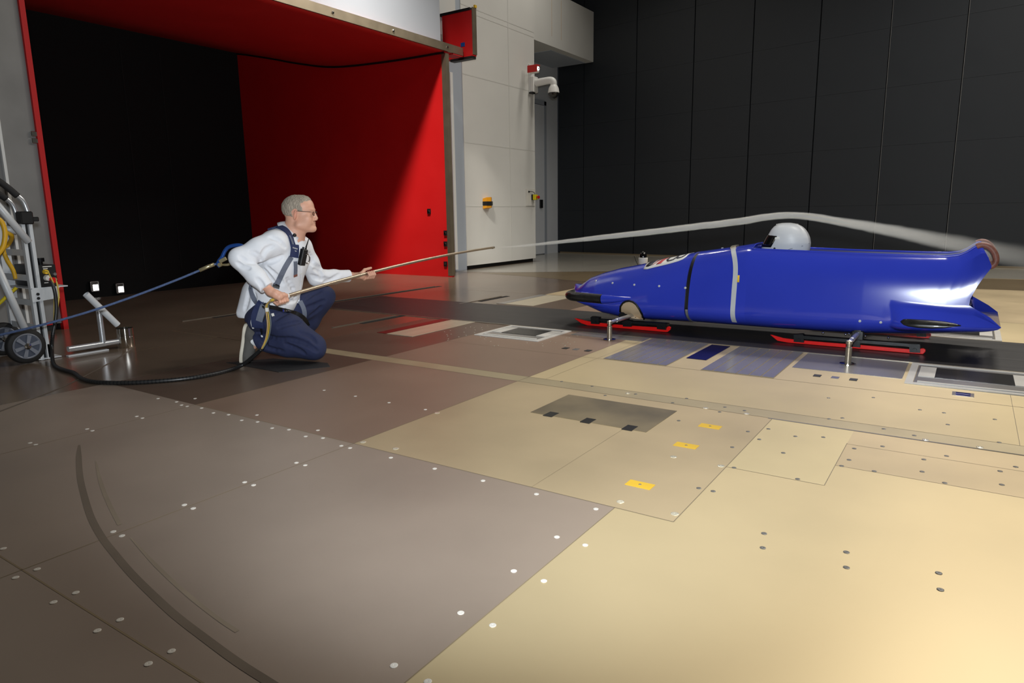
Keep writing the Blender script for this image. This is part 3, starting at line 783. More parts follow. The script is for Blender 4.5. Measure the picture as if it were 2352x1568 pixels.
# front axle opening
arc = [(1425, 715), (1426, 703), (1431, 696), (1438, 692), (1446, 691), (1454, 693), (1462, 699), (1469, 709), (1475, 720), (1479, 731)]
base_ = [(1427, 718), (1431, 722), (1436, 725), (1441, 727), (1446, 729), (1451, 730), (1456, 731), (1462, 732), (1468, 732.5), (1477, 733)]
patch((arc, base_), 'axle_opening', 'beige_panel', .004, 8)
ed = [onhull(*p) for p in arc]
MB().tube([p+n*.006 for p, n in ed], .0085, 8).build('opening_trim', 'black', sled, True)
# silver bolts
for px, py in ((1407, 650), (1457, 654), (1514, 657), (1574, 661), (1369, 645), (1975, 737), (2023, 740), (1583, 642), (1659, 570)):
    p, n = onhull(px, py); MB().lathe(p, n, [(-.002, .010), (.004, .009), (.006, .004)], 12).build('bolt', 'alu_paint', sled)
# black nose bumper wrapping the front
N1, N2, N3 = PY(1384, 685, 5.33), PY(1330, 680, 5.385), PY(1312, 680, 5.43)
zn = (N1.z+N3.z)/2
pts = [Vector((N1.x, N1.y, zn)), Vector((N2.x-.02, N2.y-.01, zn)), Vector((N3.x-.01, N3.y+.01, zn)), Vector((N3.x-.03, 5.5, zn)), Vector((N3.x-.05, YS, zn))]
pts += [mirror(p) for p in reversed(pts[:-1])]
MB().tube(spline(pts, 5), .042, 14, ry=.05, up=(0, 0, 1)).build('nose_bumper', 'carbon', sled, True, 40)
w0 = Vector((N1.x, N1.y, zn))
wing = spline([w0, w0+Vector((.09, .0, .004)), w0+Vector((.19, .005, .012)), w0+Vector((.3, .02, .02))], 6)
rr_ = [.041*(1-.85*(i/(len(wing)-1))**1.5) for i in range(len(wing))]
for wg in (wing, [mirror(p) for p in wing]): MB().tube(wg, rr_, 14, up=(0, 0, 1)).build('bumper_fairing', 'blue_paint', sled, True, 50)
# bumper inserts at the tail
ins_a = [(2069, 738), (2075, 733.5), (2085, 733), (2110, 734.5), (2140, 736), (2170, 739), (2195, 744), (2207, 748)]
ins_b = [(2069, 740), (2076, 746), (2086, 749), (2110, 752), (2140, 753.5), (2170, 753), (2193, 750), (2207, 749)]
patch((ins_a, ins_b), 'tail_bumper_insert', 'carbon', .004, 6)
for px, py in ((2076, 739), (2178, 747)):
    p, n = onhull(px, py); MB().lathe(p, n, [(.002, .009), (.009, .007)], 10).build('bolt', 'chrome', sled)
# push handle loops at the tail corners
for sgn in (0, 1):
    lp = [PY(*p, 5.37) for p in ((2243, 566), (2254, 562.5), (2266, 564), (2277, 571), (2285, 582), (2288, 594), (2286, 604), (2279, 611), (2270, 612))]
    if sgn: lp = [mirror(p) for p in lp]
    b = MB().tube(spline(lp, 4), .018, 10)
    o = b.build('push_handle', 'brown_tape', sled, True)
# decal on the nose
def top_at(x, v, off=.004):
    th = thy(x, abs(v)) if abs(v) > 1e-4 else math.pi/2
    p = hp(x, th); n = hn(x, th)
    if v < 0: p = mirror(p); n = Vector((n.x, -n.y, n.z))
    return p+n*off
xd0, xd1 = PY(1486, 606, YS-.1).x, PY(1583, 585, YS-.08).x
VB = .20
def decal_poly(us, name, m, off):
    # us: list of (u, vlow, vhigh) along the sled, v towards the camera
    vs = []; fs = []; K = 10
    for u, v0, v1 in us:
        for j in range(K+1):
            vs.append(top_at(xd0+(xd1-xd0)*u, (v0+(v1-v0)*j/K)*VB, off))
    for i in range(len(us)-1):
        for j in range(K): fs.append((i*(K+1)+j, i*(K+1)+j+1, (i+1)*(K+1)+j+1, (i+1)*(K+1)+j))
    o = link(name, vs, fs, m, sled, True)
    md = o.modifiers.new('thick', 'SOLIDIFY'); md.thickness = .001; md.offset = 0
    return o
decal_poly([(u, -v, v) for u, v in ((-.06, .35), (.0, .95), (.1, 1), (.3, 1), (.6, 1), (.85, 1), (.95, .95), (1, .8))], 'nose_decal', 'white', .003)
decal_poly([(.02, -.8, .8), (.10, -.8, .85), (.17, -.8, .80), (.26, -.8, .28), (.36, -.8, -.18), (.42, -.8, -.5)], 'decal_navy_field', 'decal_navy', .0045)
decal_poly([(.20, .78, .84), (.25, .46, .64), (.35, .02, .20), (.43, -.36, -.2), (.47, -.55, -.48)], 'decal_red_stripe', 'decal_red', .006)
decal_poly([(.29, .80, .84), (.35, .48, .84), (.41, .20, .84), (.44, .02, .45), (.47, -.1, 0)], 'decal_red_field', 'decal_red', .006)
decal_poly([(.11, -.25, .05), (.15, -.3, .1), (.18, -.25, -.05)], 'decal_white_mark', 'white', .006)
def letter(strokes, v0, v1, name):
    # strokes in letter space, a across 0..1, h up 0..1; up runs to the tail
    b = MB()
    for st in strokes:
        P = [];
        for (a0, h0), (a1, h1) in zip(st[:-1], st[1:]):
            for k in range(5): P.append((a0+(a1-a0)*k/5, h0+(h1-h0)*k/5))
        P.append(st[-1])
        vs = []; fs = []
        for i, (a, h) in enumerate(P):
            q0, q1 = P[max(0, i-1)], P[min(i+1, len(P)-1)]
            du, dv = (q1[1]-q0[1])*(xd1-xd0)*.44, (q1[0]-q0[0])*(v1-v0)*VB; L = math.hypot(du, dv) or 1
            wu, wv = -dv/L*.010, du/L*.010
            for s_ in (-1, 1):
                x = xd0+(xd1-xd0)*(.52+.42*h)+s_*wu; v = (v0+(v1-v0)*a)*VB+s_*wv
                vs.append(top_at(x, v, .0058))
        b.add(vs, [(2*i, 2*i+1, 2*i+3, 2*i+2) for i in range(len(P)-1)])
    o = b.build(name, 'decal_navy', sled, True)
    md = o.modifiers.new('thick', 'SOLIDIFY'); md.thickness = .001; md.offset = 0
letter([[(.95, .75), (.8, .95), (.5, 1), (.2, .9), (.05, .65), (.05, .35), (.2, .1), (.5, 0), (.8, .05), (.95, .2), (.95, .45), (.6, .45)]], -.8, -.12, 'decal_letter')
letter([[(.05, 0), (.05, 1), (.65, 1), (.9, .88), (.9, .65), (.65, .53), (.05, .53)], [(.65, .53), (.95, .4), (.95, .12), (.7, 0), (.05, 0)]], .12, .8, 'decal_letter')
# runners
def blade(poly, Y, th, name, m, parent=sled):
    P = [PY(*p, 5.40) for p in poly]
    P = [Vector((p.x, Y-th/2, max(p.z, .0065))) for p in P]
    return MB().prism(P, (0, th, 0)).build(name, m, parent)
fr = [(1319.5, 730.5), (1326, 731), (1345, 736), (1367, 740), (1400, 743), (1440, 747), (1490, 750), (1532, 752), (1535, 749), (1539, 749), (1541.5, 752), (1540, 757), (1534, 762), (1527, 763), (1480, 759), (1430, 755), (1380, 751), (1350, 748), (1336, 742)]
re = [(1769, 768), (1775, 769), (1800, 776), (1830, 780), (1900, 786), (1980, 792), (2060, 799), (2110, 803), (2115, 800), (2121, 799), (2126, 802), (2126, 807), (2120, 813), (2110, 815), (2040, 810), (1950, 803), (1870, 797), (1810, 791), (1786, 782)]
fbar = [(1361, 726), (1378, 728), (1378, 732), (1520, 741), (1535, 742), (1535, 749), (1376, 735), (1361, 738)]
rbar = [(1826, 767), (1845, 766), (1848, 770), (2090, 788), (2113, 789), (2113, 797), (2090, 795), (1848, 777), (1826, 774)]
fbr = [[(1360, 727), (1379, 729), (1379, 743), (1361, 742)], [(1434, 733), (1453, 735), (1453, 749), (1434, 748)], [(1512, 740), (1532, 741), (1532, 756), (1512, 754)]]
rbr = [[(1825, 767), (1848, 769), (1848, 785), (1825, 783)], [(1957, 778), (1977, 780), (1977, 796), (1957, 794)], [(2089, 789), (2114, 790), (2114, 808), (2090, 807)]]
for Yr, dd in ((5.40, 0), (6.10, 0)):
    for bl, bar, br in ((fr, fbar, fbr), (re, rbar, rbr)):
        o = blade(bl, Yr, .016, 'runner', 'red_runner'); 
        md = o.modifiers.new('b', 'BEVEL'); md.width = .003; md.segments = 2
        c = blade(bar, Yr, .05, 'runner_carrier', 'black_metal')
        for q in br:
            h = blade(q, Yr-.01, .045, 'runner_bracket', 'black_metal', c)
            cx = sum(p[0] for p in q)/4; cyy = sum(p[1] for p in q)/4+3; e = PY(cx, cyy, 5.40)
            if q is not br[1]: MB().lathe((e.x, Yr-.033, e.z), (0, -1, 0), [(0, .013), (.004, .012)], 14).build('bracket_bolt', 'black_metal', c)
b = MB()
for x0 in (-2.45, -.62):
    z = .135; b.cyl((x0, 5.36, z), (x0, 6.10, z), .022)
    for Yr in (5.40, 6.10): b.bbox((x0, Yr, z-.03), (.04, 0, 0), (0, .03, 0), (0, 0, .035), .2)
b.build('axle', 'black_metal', sled)
for px, py in ((1891, 764), (1943, 767), (1951, 766), (1981, 769), (1988, 771), (2041, 775)):
    e = PY(px, py, 5.40); MB().ball((e.x, 5.385, e.z), .009).build('bolt', 'chrome', sled, True)

# struts holding the sled
def strut(bp, tp, hp2, label):
    t = thing('support_strut', F(*bp), label, 'strut', 'struts holding the bobsled')
    q = F(*bp); ztp = PY(*tp, q.y).z
    MB().lathe((q.x, q.y, .0024), (0, 0, 1), [(0, .05), (.004, .05), (.005, .03)], 24).build('base_disc', 'chrome', t)
    MB().lathe((q.x, q.y, .006), (0, 0, 1), [(0, .02), (ztp-.05, .02), (ztp-.048, .014), (ztp-.03, .014), (ztp-.028, .021), (ztp-.008, .021), (ztp-.004, .012)], 20).build('post', 'steel', t, False, 30)
    e = PY(*hp2, 5.42); top = Vector((q.x, q.y, ztp-.012))
    MB().tube([top, top.lerp(e, .25), top.lerp(e, .26), e], [.013, .013, .017, .017], 16).build('arm', 'aluminium', t, False, 30)
    MB().ball(top, .019, .019, .019).build('ball_joint', 'chrome', t, True)
    MB().cyl(e, e+(e-top).normalized()*.05, .03, .03).build('hull_collar', 'black_metal', t)
strut((1400, 780), (1403, 737), (1455, 723), 'slim metal strut standing at the front of the bobsled')
strut((1947, 836), (1950, 782), (1972, 765), 'slim metal strut standing at the rear of the bobsled')

# helmet of the crew dummy
hl = thing('crash_helmet', (-1.2, YS, .5), 'white crash helmet with dark visor in the bobsled cockpit', 'helmet')
HT = []
for y, x0, x1, hy in ((511.5, 1804, 1814, .010), (512.5, 1797, 1820, .035), (515, 1787, 1831, .066), (520, 1779, 1842, .092), (527, 1772.5, 1850, .110), (535, 1768, 1855.5, .121), (545, 1762, 1860, .126), (557, 1756, 1862, .126), (566, 1751.5, 1861, .122), (572, 1749, 1860, .118), (580, 1748, 1856, .112), (592, 1750, 1850, .104)):
    a_, b_ = PY(x0, y, YS), PY(x1, y, YS); HT.append((a_.z, a_.x, b_.x, hy))
HT.sort()
def helm(z, a, k=0.0):
    zz = [-math.sqrt(max(0, HT[-1][0]-t[0])) for t in HT]; z_ = -math.sqrt(max(0, HT[-1][0]-z)); x0 = np.interp(z_, zz, [t[1] for t in HT]); x1 = np.interp(z_, zz, [t[2] for t in HT]); hy = np.interp(z_, zz, [t[3] for t in HT])
    c, s_ = math.cos(a), math.sin(a); e = 2/2.25
    return Vector(((x0+x1)/2-((x1-x0)/2+k)*math.copysign(abs(c)**e, c), YS-(hy+k)*math.copysign(abs(s_)**e, s_), z))
zlo, zhi = HT[0][0], HT[-1][0]
zl_ = [zhi-(zhi-zlo)*(1-j/40)**2 for j in range(41)]; NU = 56
vs = [helm(z, 2*math.pi*i/NU) for z in zl_ for i in range(NU)]
fs = [(j*NU+i, j*NU+(i+1) % NU, (j+1)*NU+(i+1) % NU, (j+1)*NU+i) for j in range(40) for i in range(NU)]
fs += [tuple(range(NU)), tuple(range(40*NU, 41*NU))]
fs = [tuple(reversed(f)) for f in fs[:-2]]+[fs[-2], tuple(reversed(fs[-1]))]
link('shell', vs, fs, 'helmet', hl, True, None, 60)
zv0, zv1 = PY(1755, 566, YS).z, PY(1770, 537, YS).z; n = 20; vs = []; fs = []
for j in range(n+1):
    z = zv0+(zv1-zv0)*j/n
    for i in range(n+1):
        a = (-1+2*i/n)*(1.12+.12*j/n); vs.append(helm(z+(.0 if j < n else 0)-.012*abs(-1+2*i/n)*(j/n), a, .005))
fs = [(j*(n+1)+i, j*(n+1)+i+1, (j+1)*(n+1)+i+1, (j+1)*(n+1)+i) for j in range(n) for i in range(n)]
o = link('visor', vs, fs, 'visor', hl, True); md = o.modifiers.new('t', 'SOLIDIFY'); md.thickness = .006; md.offset = 0
for sg in (1, -1):
    p = helm(zv1-.03, sg*1.28, .003); MB().bbox(p, (.016, 0, 0), (0, .008, 0), (0, 0, .009), .3).build('visor_pivot', 'white', hl)
    p = helm(zv0-.008, sg*1.3, .003); MB().ball(p, .008).build('rivet', 'black_metal', hl, True)
MB().tube([helm(z, a, .0) for z, a in ((zv0+.03, 2.9), (zv0+.012, 2.4), (zv0-.008, 1.9), (zv0-.03, 1.55))], .0022, 6).build('shell_seam', 'strap_grey', hl)
MB().cyl((-1.2, YS, .24), (-1.2, YS, zlo+.02), .05).build('dummy_neck', 'black', hl)
b = MB()
for i in range(11):
    z = zhi-.004-.0022*abs(i-5)*abs(i-5)*.35; p = helm(z, 0 if i < 5 else math.pi); b.ball((p.x*.5+.5*(-1.21+.012*(i-5)), YS, zhi-.0035-.0011*abs(i-5)**1.6*.6), .005+.003*random.random(), .012, .004, 6, 4)
b.build('worn_crest', 'off_white', hl, True)

# small dome beacon standing behind the nose
q = PY(1477, 600, 6.75)
db = thing('dome_beacon', (q.x, 6.75, 0), 'small black dome on a white base behind the bobsled nose', 'beacon')
zt_ = PY(1477, 577, 6.75).z; zm = PY(1477, 592, 6.75).z; zl = PY(1477, 606, 6.75).z; rd = .047
MB().lathe((q.x, 6.75, zl), (0, 0, 1), [(0, rd*.85), (.01, rd), (zm-zl, rd*1.05), (zm-zl+.003, rd*.8)], 24).build('base', 'off_white', db, False, 40)
MB().lathe((q.x, 6.75, zm), (0, 0, 1), [(0, rd*.78), (.03, rd*.78), (zt_-zm-.03, rd*.72), (zt_-zm-.012, rd*.5), (zt_-zm, .002)], 24).build('dome', 'black_gloss', db, True, 60)
MB().cyl((q.x, 6.75, .002), (q.x, 6.75, zl), .018).lathe((q.x, 6.75, 0), (0, 0, 1), [(0.001, .1), (.012, .1)], 20).build('post', 'black_metal', db)
MB().tube([(q.x-.03, 6.72, zl-.03), (q.x-.062, 6.72, zl+.02), (q.x-.08, 6.7, zm+.02)], .003, 6).build('wire', 'black', db)

# ------------------------------------------------------------------ kneeling man: signed-distance modelling
def loc(P):  # place -> person frame (right, forward, up)
    return np.array((P.dot(HR), P.dot(HF), P.z))
def Jl(px, py, D): return loc(J(px, py, D))
class SDF:
    def __init__(s, lo, hi, h):
        s.lo = np.array(lo, float); s.h = h
        s.n = np.ceil((np.array(hi)-s.lo)/h).astype(int)+1
        s.ax = [s.lo[i]+h*np.arange(s.n[i]) for i in range(3)]
        s.f = np.full(s.n, .5, np.float32)
    def reg(s, lo, hi):
        a = np.clip(np.floor((np.array(lo)-s.lo)/s.h).astype(int), 0, s.n-1); b = np.clip(np.ceil((np.array(hi)-s.lo)/s.h).astype(int)+1, 1, s.n)
        sl = tuple(slice(a[i], b[i]) for i in range(3))
        g = np.meshgrid(*[s.ax[i][sl[i]] for i in range(3)], indexing='ij', sparse=True)
        return sl, g
    def comb(s, sl, d, k, op):
        a = s.f[sl]
        if a.size == 0: return
        if op == 'u': hh = np.maximum(k-np.abs(a-d), 0)/k; s.f[sl] = np.minimum(a, d)-hh*hh*k*.25
        else: d = -d; hh = np.maximum(k-np.abs(a-d), 0)/k; s.f[sl] = np.maximum(a, d)+hh*hh*k*.25
    def cone(s, a, b, r0, r1, k=.02, op='u'):
        a, b = np.array(a, float), np.array(b, float); m = max(r0, r1)+k+.012
        sl, g = s.reg(np.minimum(a, b)-m, np.maximum(a, b)+m)
        ab = b-a; L = ab@ab+1e-12
        t = np.clip(((g[0]-a[0])*ab[0]+(g[1]-a[1])*ab[1]+(g[2]-a[2])*ab[2])/L, 0, 1)
        d = np.sqrt((g[0]-a[0]-t*ab[0])**2+(g[1]-a[1]-t*ab[1])**2+(g[2]-a[2]-t*ab[2])**2)-(r0+(r1-r0)*t)
        s.comb(sl, d.astype(np.float32), k, op)
    def chain(s, pts, k=.02):
        for (p, r), (q, r2) in zip(pts[:-1], pts[1:]): s.cone(p, q, r, r2, k)
    def ell(s, c, R, rad, k=.02, op='u'):
        # R: 3 axis rows
        c = np.array(c, float); R = np.array(R, float); rad = np.array(rad, float)
        ext = np.abs(R.T)@rad+k+.012
        sl, g = s.reg(c-ext, c+ext)
        q = [((g[0]-c[0])*R[i][0]+(g[1]-c[1])*R[i][1]+(g[2]-c[2])*R[i][2]) for i in range(3)]
        k0 = np.sqrt(sum((q[i]/rad[i])**2 for i in range(3))); k1 = np.sqrt(sum((q[i]/rad[i]**2)**2 for i in range(3)))+1e-9
        s.comb(sl, (k0*(k0-1)/k1).astype(np.float32), k, op)
    def box(s, c, R, half, rd=.01, k=.02, op='u'):
        c = np.array(c, float); R = np.array(R, float); half = np.array(half, float)
        ext = np.abs(R.T)@half+rd+k+.012
        sl, g = s.reg(c-ext, c+ext)
        q = [np.abs((g[0]-c[0])*R[i][0]+(g[1]-c[1])*R[i][1]+(g[2]-c[2])*R[i][2])-half[i] for i in range(3)]
        d = np.sqrt(sum(np.maximum(x, 0)**2 for x in q))+np.minimum(np.maximum(np.maximum(q[0], q[1]), q[2]), 0)-rd
        s.comb(sl, d.astype(np.float32), k, op)
    def plane(s, c, n, k=.005):
        # cut away the side n points to
        n = np.array(n, float); n /= np.linalg.norm(n)
        g = np.meshgrid(*s.ax, indexing='ij', sparse=True)
        d = ((g[0]-c[0])*n[0]+(g[1]-c[1])*n[1]+(g[2]-c[2])*n[2]).astype(np.float32)
        s.f = np.maximum(s.f, d)
    def waves(s, amp, terms):
        g = np.meshgrid(*s.ax, indexing='ij', sparse=True)
        for (kx, ky, kz, ph, a, wx) in terms:
            arg = kx*g[0]+ky*g[1]+kz*g[2]+ph
            if wx: arg = arg+wx*np.sin(9*g[0]+3)*np.cos(8*g[2]+ph)
            s.f += (amp*a*np.sin(arg)).astype(np.float32)
    def hit(s, px, py):
        v = ray(px, py); t0 = 4.2/v.dot(HF)
        for i in range(700):
            P = C0+v*(t0+i*.002/v.length); l = (loc(P)-s.lo)/s.h; q = np.round(l).astype(int)
            if (q >= 0).all() and (q < s.n).all() and s.f[tuple(q)] < 0: return loc(P)
        return None
    def groove(s, path, r=.007, k=.02, op='s', lift=.0):
        P = [s.hit(q.x, q.y) for q in spline([Vector((x, y, 0)) for x, y in path], 3)]
        n = len(P)
        for i in range(n-1):
            if P[i] is None or P[i+1] is None or np.linalg.norm(P[i]-P[i+1]) > .06: continue
            a = r*math.sin(math.pi*(i+.3)/n)+.0015; b = r*math.sin(math.pi*(i+1.3)/n)+.0015
            off = np.array((0, -lift, 0)); s.cone(P[i]+off, P[i+1]+off, a, max(b, .001), k, op)
    def mesh(s):
        f = s.f; b = f < 0; nx, ny, nz = f.shape
        cnt = np.zeros((nx-1, ny-1, nz-1), np.int8)
        for i in (0, 1):
            for j in (0, 1):
                for k in (0, 1): cnt += b[i:nx-1+i, j:ny-1+j, k:nz-1+k]
        I = np.argwhere((cnt > 0) & (cnt < 8)); idx = np.full(cnt.shape, -1, np.int32); idx[tuple(I.T)] = np.arange(len(I))
        acc = np.zeros((len(I), 3)); num = np.zeros(len(I))
        cor = [(i, j, k) for i in (0, 1) for j in (0, 1) for k in (0, 1)]
        for a in cor:
            for d in range(3):
                if a[d]: continue
                e = list(a); e[d] = 1
                fa = f[I[:, 0]+a[0], I[:, 1]+a[1], I[:, 2]+a[2]]; fb_ = f[I[:, 0]+e[0], I[:, 1]+e[1], I[:, 2]+e[2]]
                c = (fa < 0) != (fb_ < 0); t = np.where(c, fa/(fa-fb_+1e-12), 0)
                p = np.array(a, float)[None, :]+np.zeros((len(I), 3)); p[:, d] += t
                acc[c] += p[c]; num[c] += 1
        V = s.lo+(I+acc/num[:, None])*s.h
        Fs = []
        def quads(E, cells, flip):
            q = np.stack([idx[tuple((E+np.array(c)).T)] for c in cells], 1)
            q[flip] = q[flip][:, ::-1]; Fs.append(q)
        for d, (cs_) in enumerate((((0, -1, -1), (0, 0, -1), (0, 0, 0), (0, -1, 0)), ((-1, 0, -1), (-1, 0, 0), (0, 0, 0), (0, 0, -1)), ((-1, -1, 0), (0, -1, 0), (0, 0, 0), (-1, 0, 0)))):
            sa = [slice(1, -1)]*3; sb = [slice(1, -1)]*3; sa[d] = slice(0, -1); sb[d] = slice(1, None)
            A_, B_2 = b[tuple(sa)], b[tuple(sb)]
            E = np.argwhere(A_ != B_2); fl = ~A_[tuple(E.T)]
            off = np.array([1, 1, 1]); off[d] = 0
            quads(E+off, cs_, fl)
        Fq = np.concatenate(Fs)
        W = V[:, :1]*np.array(HR)[None]+V[:, 1:2]*np.array(HF)[None]+V[:, 2:]*np.array((0, 0, 1.0))[None]
        return W, Fq
    def build(s, name, m, parent=None, relax=1):
        V, Fq = s.mesh()
        for _ in range(relax):
            acc = np.zeros_like(V); num = np.zeros(len(V))
            for a in range(4):
                for c in (1, 3):
                    np.add.at(acc, Fq[:, a], V[Fq[:, (a+c) % 4]]); np.add.at(num, Fq[:, a], 1)
            V = V*.5+.5*acc/np.maximum(num, 1)[:, None]
        return fastlink(name, V, Fq, m, parent)
def fastlink(name, V, Fq, m, parent):
    lo, hi = V.min(0), V.max(0); org = Vector(((lo[0]+hi[0])/2, (lo[1]+hi[1])/2, lo[2]))
    me = bpy.data.meshes.new(name); n = len(Fq)
    me.vertices.add(len(V)); me.vertices.foreach_set('co', (V-np.array(org)).astype(np.float32).ravel())
    me.loops.add(4*n); me.loops.foreach_set('vertex_index', Fq.astype(np.int32).ravel())
    me.polygons.add(n); me.polygons.foreach_set('loop_start', np.arange(0, 4*n, 4, dtype=np.int32))
    me.update(calc_edges=True); me.polygons.foreach_set('use_smooth', np.ones(n, bool))
    me.materials.append(MT[m]); me.validate()
    o = bpy.data.objects.new(name, me); COL.objects.link(o); place(o, org, parent); o['_v'] = 0; del o['_v']
    MESHES[o] = (V, Fq); return o
MESHES = {}
I3 = np.eye(3)
def basis(f, u):
    f = np.array(f, float); f /= np.linalg.norm(f); u = np.array(u, float); u -= f*(u@f); u /= np.linalg.norm(u); return np.array([f, np.cross(u, f), u])

# --- joints (picture position, distance)
J_RSH, J_REL, J_RWR = Jl(634, 556, 4.60), Jl(551, 594, 4.47), Jl(621, 669, 4.43)
J_LSH, J_LEL, J_LWR = Jl(690, 568, 4.90), Jl(727, 637, 5.03), Jl(806, 634, 5.24)
J_RHI, J_LHI = Jl(612, 722, 4.70), Jl(652, 722, 4.88)
J_RKN, J_RAN = Jl(718, 795, 4.66), Jl(592, 783, 4.70)
J_LKN, J_LAN = Jl(742, 682, 5.02), Jl(676, 782, 5.04)
PELV, BELLY, CHEST, NECKB = Jl(622, 706, 4.79), Jl(636, 664, 4.78), Jl(654, 598, 4.76), Jl(664, 540, 4.76)
D_HEAD = 4.76
HO = Jl(620+720/11.2, 430+650/11.2, D_HEAD)
hf_ = np.array((1., .02, 0.)); HB = np.array([[1, .0, 0], [0, 1, 0], [0, 0, 1.]])   # face forward = +right; side = +forward is his left
def H(x, y, z): return HO+np.array((x, -y, z))   # y towards the camera = his right side
# wand axis
W_R, W_TIP = J(641, 685, 4.45), PY(1134, 568, YS)
wdir = (W_TIP-W_R).normalized()
def wcurve(t): return W_R.lerp(W_TIP, t)+Vector((0, 0, .036*4*max(0, t)*(1-t)*(1 if t < .5 else 1)))
def wand_at(px):
    lo, hi = -.6, 1.2
    for _ in range(40):
        m = (lo+hi)/2; p = wcurve(m); q = p-C0
        x = PW/2+FPX*q.dot(RT)/q.dot(FW)
        if x < px: lo = m
        else: hi = m
    return wcurve(lo)
def hand_cones(s, root, knuck, fingers, thumb, palm_r, k=.008):
    for q in knuck: s.cone(root, q, palm_r, .0125, .012)
    for a, b in zip(knuck[:-1], knuck[1:]): s.cone(a, b, .0125, .0125, .008)
    for fch in fingers:
        rr2 = [.0105, .0098, .009, .0080]
        for i in range(len(fch)-1): s.cone(fch[i], fch[i+1], rr2[min(i, 3)], rr2[min(i+1, 3)], .004)
    rt2 = [.016, .0125, .0105, .0095]
    for i in range(len(thumb)-1): s.cone(thumb[i], thumb[i+1], rt2[min(i, 3)], rt2[min(i+1, 3)], .006)
lw = loc(wdir)  # wand direction in person frame
lwn = np.array(lw)/np.linalg.norm(lw)
side = np.cross(lwn, (0, 0, 1)); side /= np.linalg.norm(side)        # towards the camera / right of the wand
upw = np.cross(side, lwn)
print('wand dir', lwn, 'side', side, 'up', upw)
if side[1] > 0: side = -side
def WP(c, a, s_, u): return c+lwn*a+side*s_+upw*u
body = SDF((min(J_REL[0], J_RAN[0])-.16, 4.28, -.0), (J_LWR[0]+.26, 5.46, HO[2]+.16), .0032)
B_ = body
# trunk
B_.chain([(PELV, .115), (BELLY, .11), (CHEST, .12), (NECKB, .07)], .05)
B_.cone(J_RSH, J_LSH, .06, .06, .04)
B_.chain([(J_RSH, .05), (J_REL, .042), (J_RWR, .026)], .02)
B_.chain([(J_LSH, .05), (J_LEL, .042), (J_LWR, .027)], .02)
B_.chain([(J_RHI, .085), (J_RKN, .06), (J_RAN, .04)], .02)
B_.chain([(J_LHI, .085), (J_LKN, .06), (J_LAN, .04)], .02)
B_.cone(J_RAN, Jl(562, 815, 4.70), .03, .020, .02); B_.cone(J_LAN, J_LAN+np.array((.12, 0, -.06)), .035, .03, .02)
# neck
B_.cone(H(-.030, 0, -.06), H(-.052, 0, -.20), .058, .066, .03)
B_.cone(H(.005, 0, -.10), H(-.025, 0, -.20), .045, .05, .03)
# head
B_.ell(H(-.006, 0, .03), I3, (.102, .076, .088), .02)
B_.ell(H(.045, 0, -.025), I3, (.066, .062, .085), .03)
B_.ell(H(.05, 0, .045), I3, (.056, .066, .055), .03)
for sg in (1, -1):
    B_.cone(H(.012, .056*sg, -.085), H(.088, .020*sg, -.112), .016, .015, .03)
    B_.cone(H(.088, .040*sg, .018), H(.106, .012*sg, .016), .010, .010, .014)
    B_.ell(H(.078, .044*sg, -.035), I3, (.022, .017, .018), .02)
    B_.ell(H(.112, .033*sg, -.004), I3, (.020, .017, .013), .012, 's')
    B_.ell(H(.093, .031*sg, -.004), I3, (.0125, .0125, .0125), .004)
    B_.cone(H(.104, .020*sg, .004), H(.098, .044*sg, .002), .0032, .0032, .004)
    B_.ell(H(.003, .074*sg, -.017), basis((.25, 0, 1), (0, 1, 0)), (.035, .010, .021), .006)
    B_.ell(H(.006, .084*sg, -.013), basis((.25, 0, 1), (0, 1, 0)), (.020, .006, .010), .005, 's')
    B_.ell(H(.117, .012*sg, -.049), I3, (.011, .008, .008), .006)
B_.cone(H(.060, 0, -.100), H(.096, 0, -.112), .03, .017, .03)
B_.ell(H(.101, 0, -.108), I3, (.016, .018, .017), .012)
B_.cone(H(.108, 0, .004), H(.1235, 0, -.040), .008, .0115, .010)
B_.cone(H(.098, -.018, -.070), H(.098, .018, -.070), .011, .011, .012)
B_.cone(H(.1055, -.013, -.0715), H(.1055, .013, -.0715), .0055, .0055, .006)
B_.cone(H(.1055, -.013, -.0855), H(.1055, .013, -.0855), .0068, .0068, .006)
B_.cone(H(.1145, -.024, -.078), H(.1145, .024, -.078), .0022, .0022, .003, 's')
for sg in (1, -1):
    B_.ell(H(.056, .042*sg, -.062), I3, (.04, .020, .035), .03)
# right hand: fist over the wand at the hip, back of the hand towards the camera
cR = loc(wand_at(640))
knR = [WP(cR, .040-.020*i, .028-.001*i, .020-.005*abs(i-1)) for i in range(4)]
fiR = [[knR[i], WP(cR, .046-.021*i, .030, -.020), WP(cR, .042-.021*i, .004, -.034), WP(cR, .036-.021*i, -.016, -.018)] for i in range(4)]
thR = [J_RWR+np.array((.02, .01, -.005)), WP(cR, .005, -.012, .022), WP(cR, .035, -.014, .024), WP(cR, .058, -.006, .022)]
B_.cone(J_RWR, WP(cR, -.012, .022, .016), .027, .026, .02)
hand_cones(B_, J_RWR*.45+WP(cR, -.01, .024, .02)*.55, knR, fiR, thR, .024)
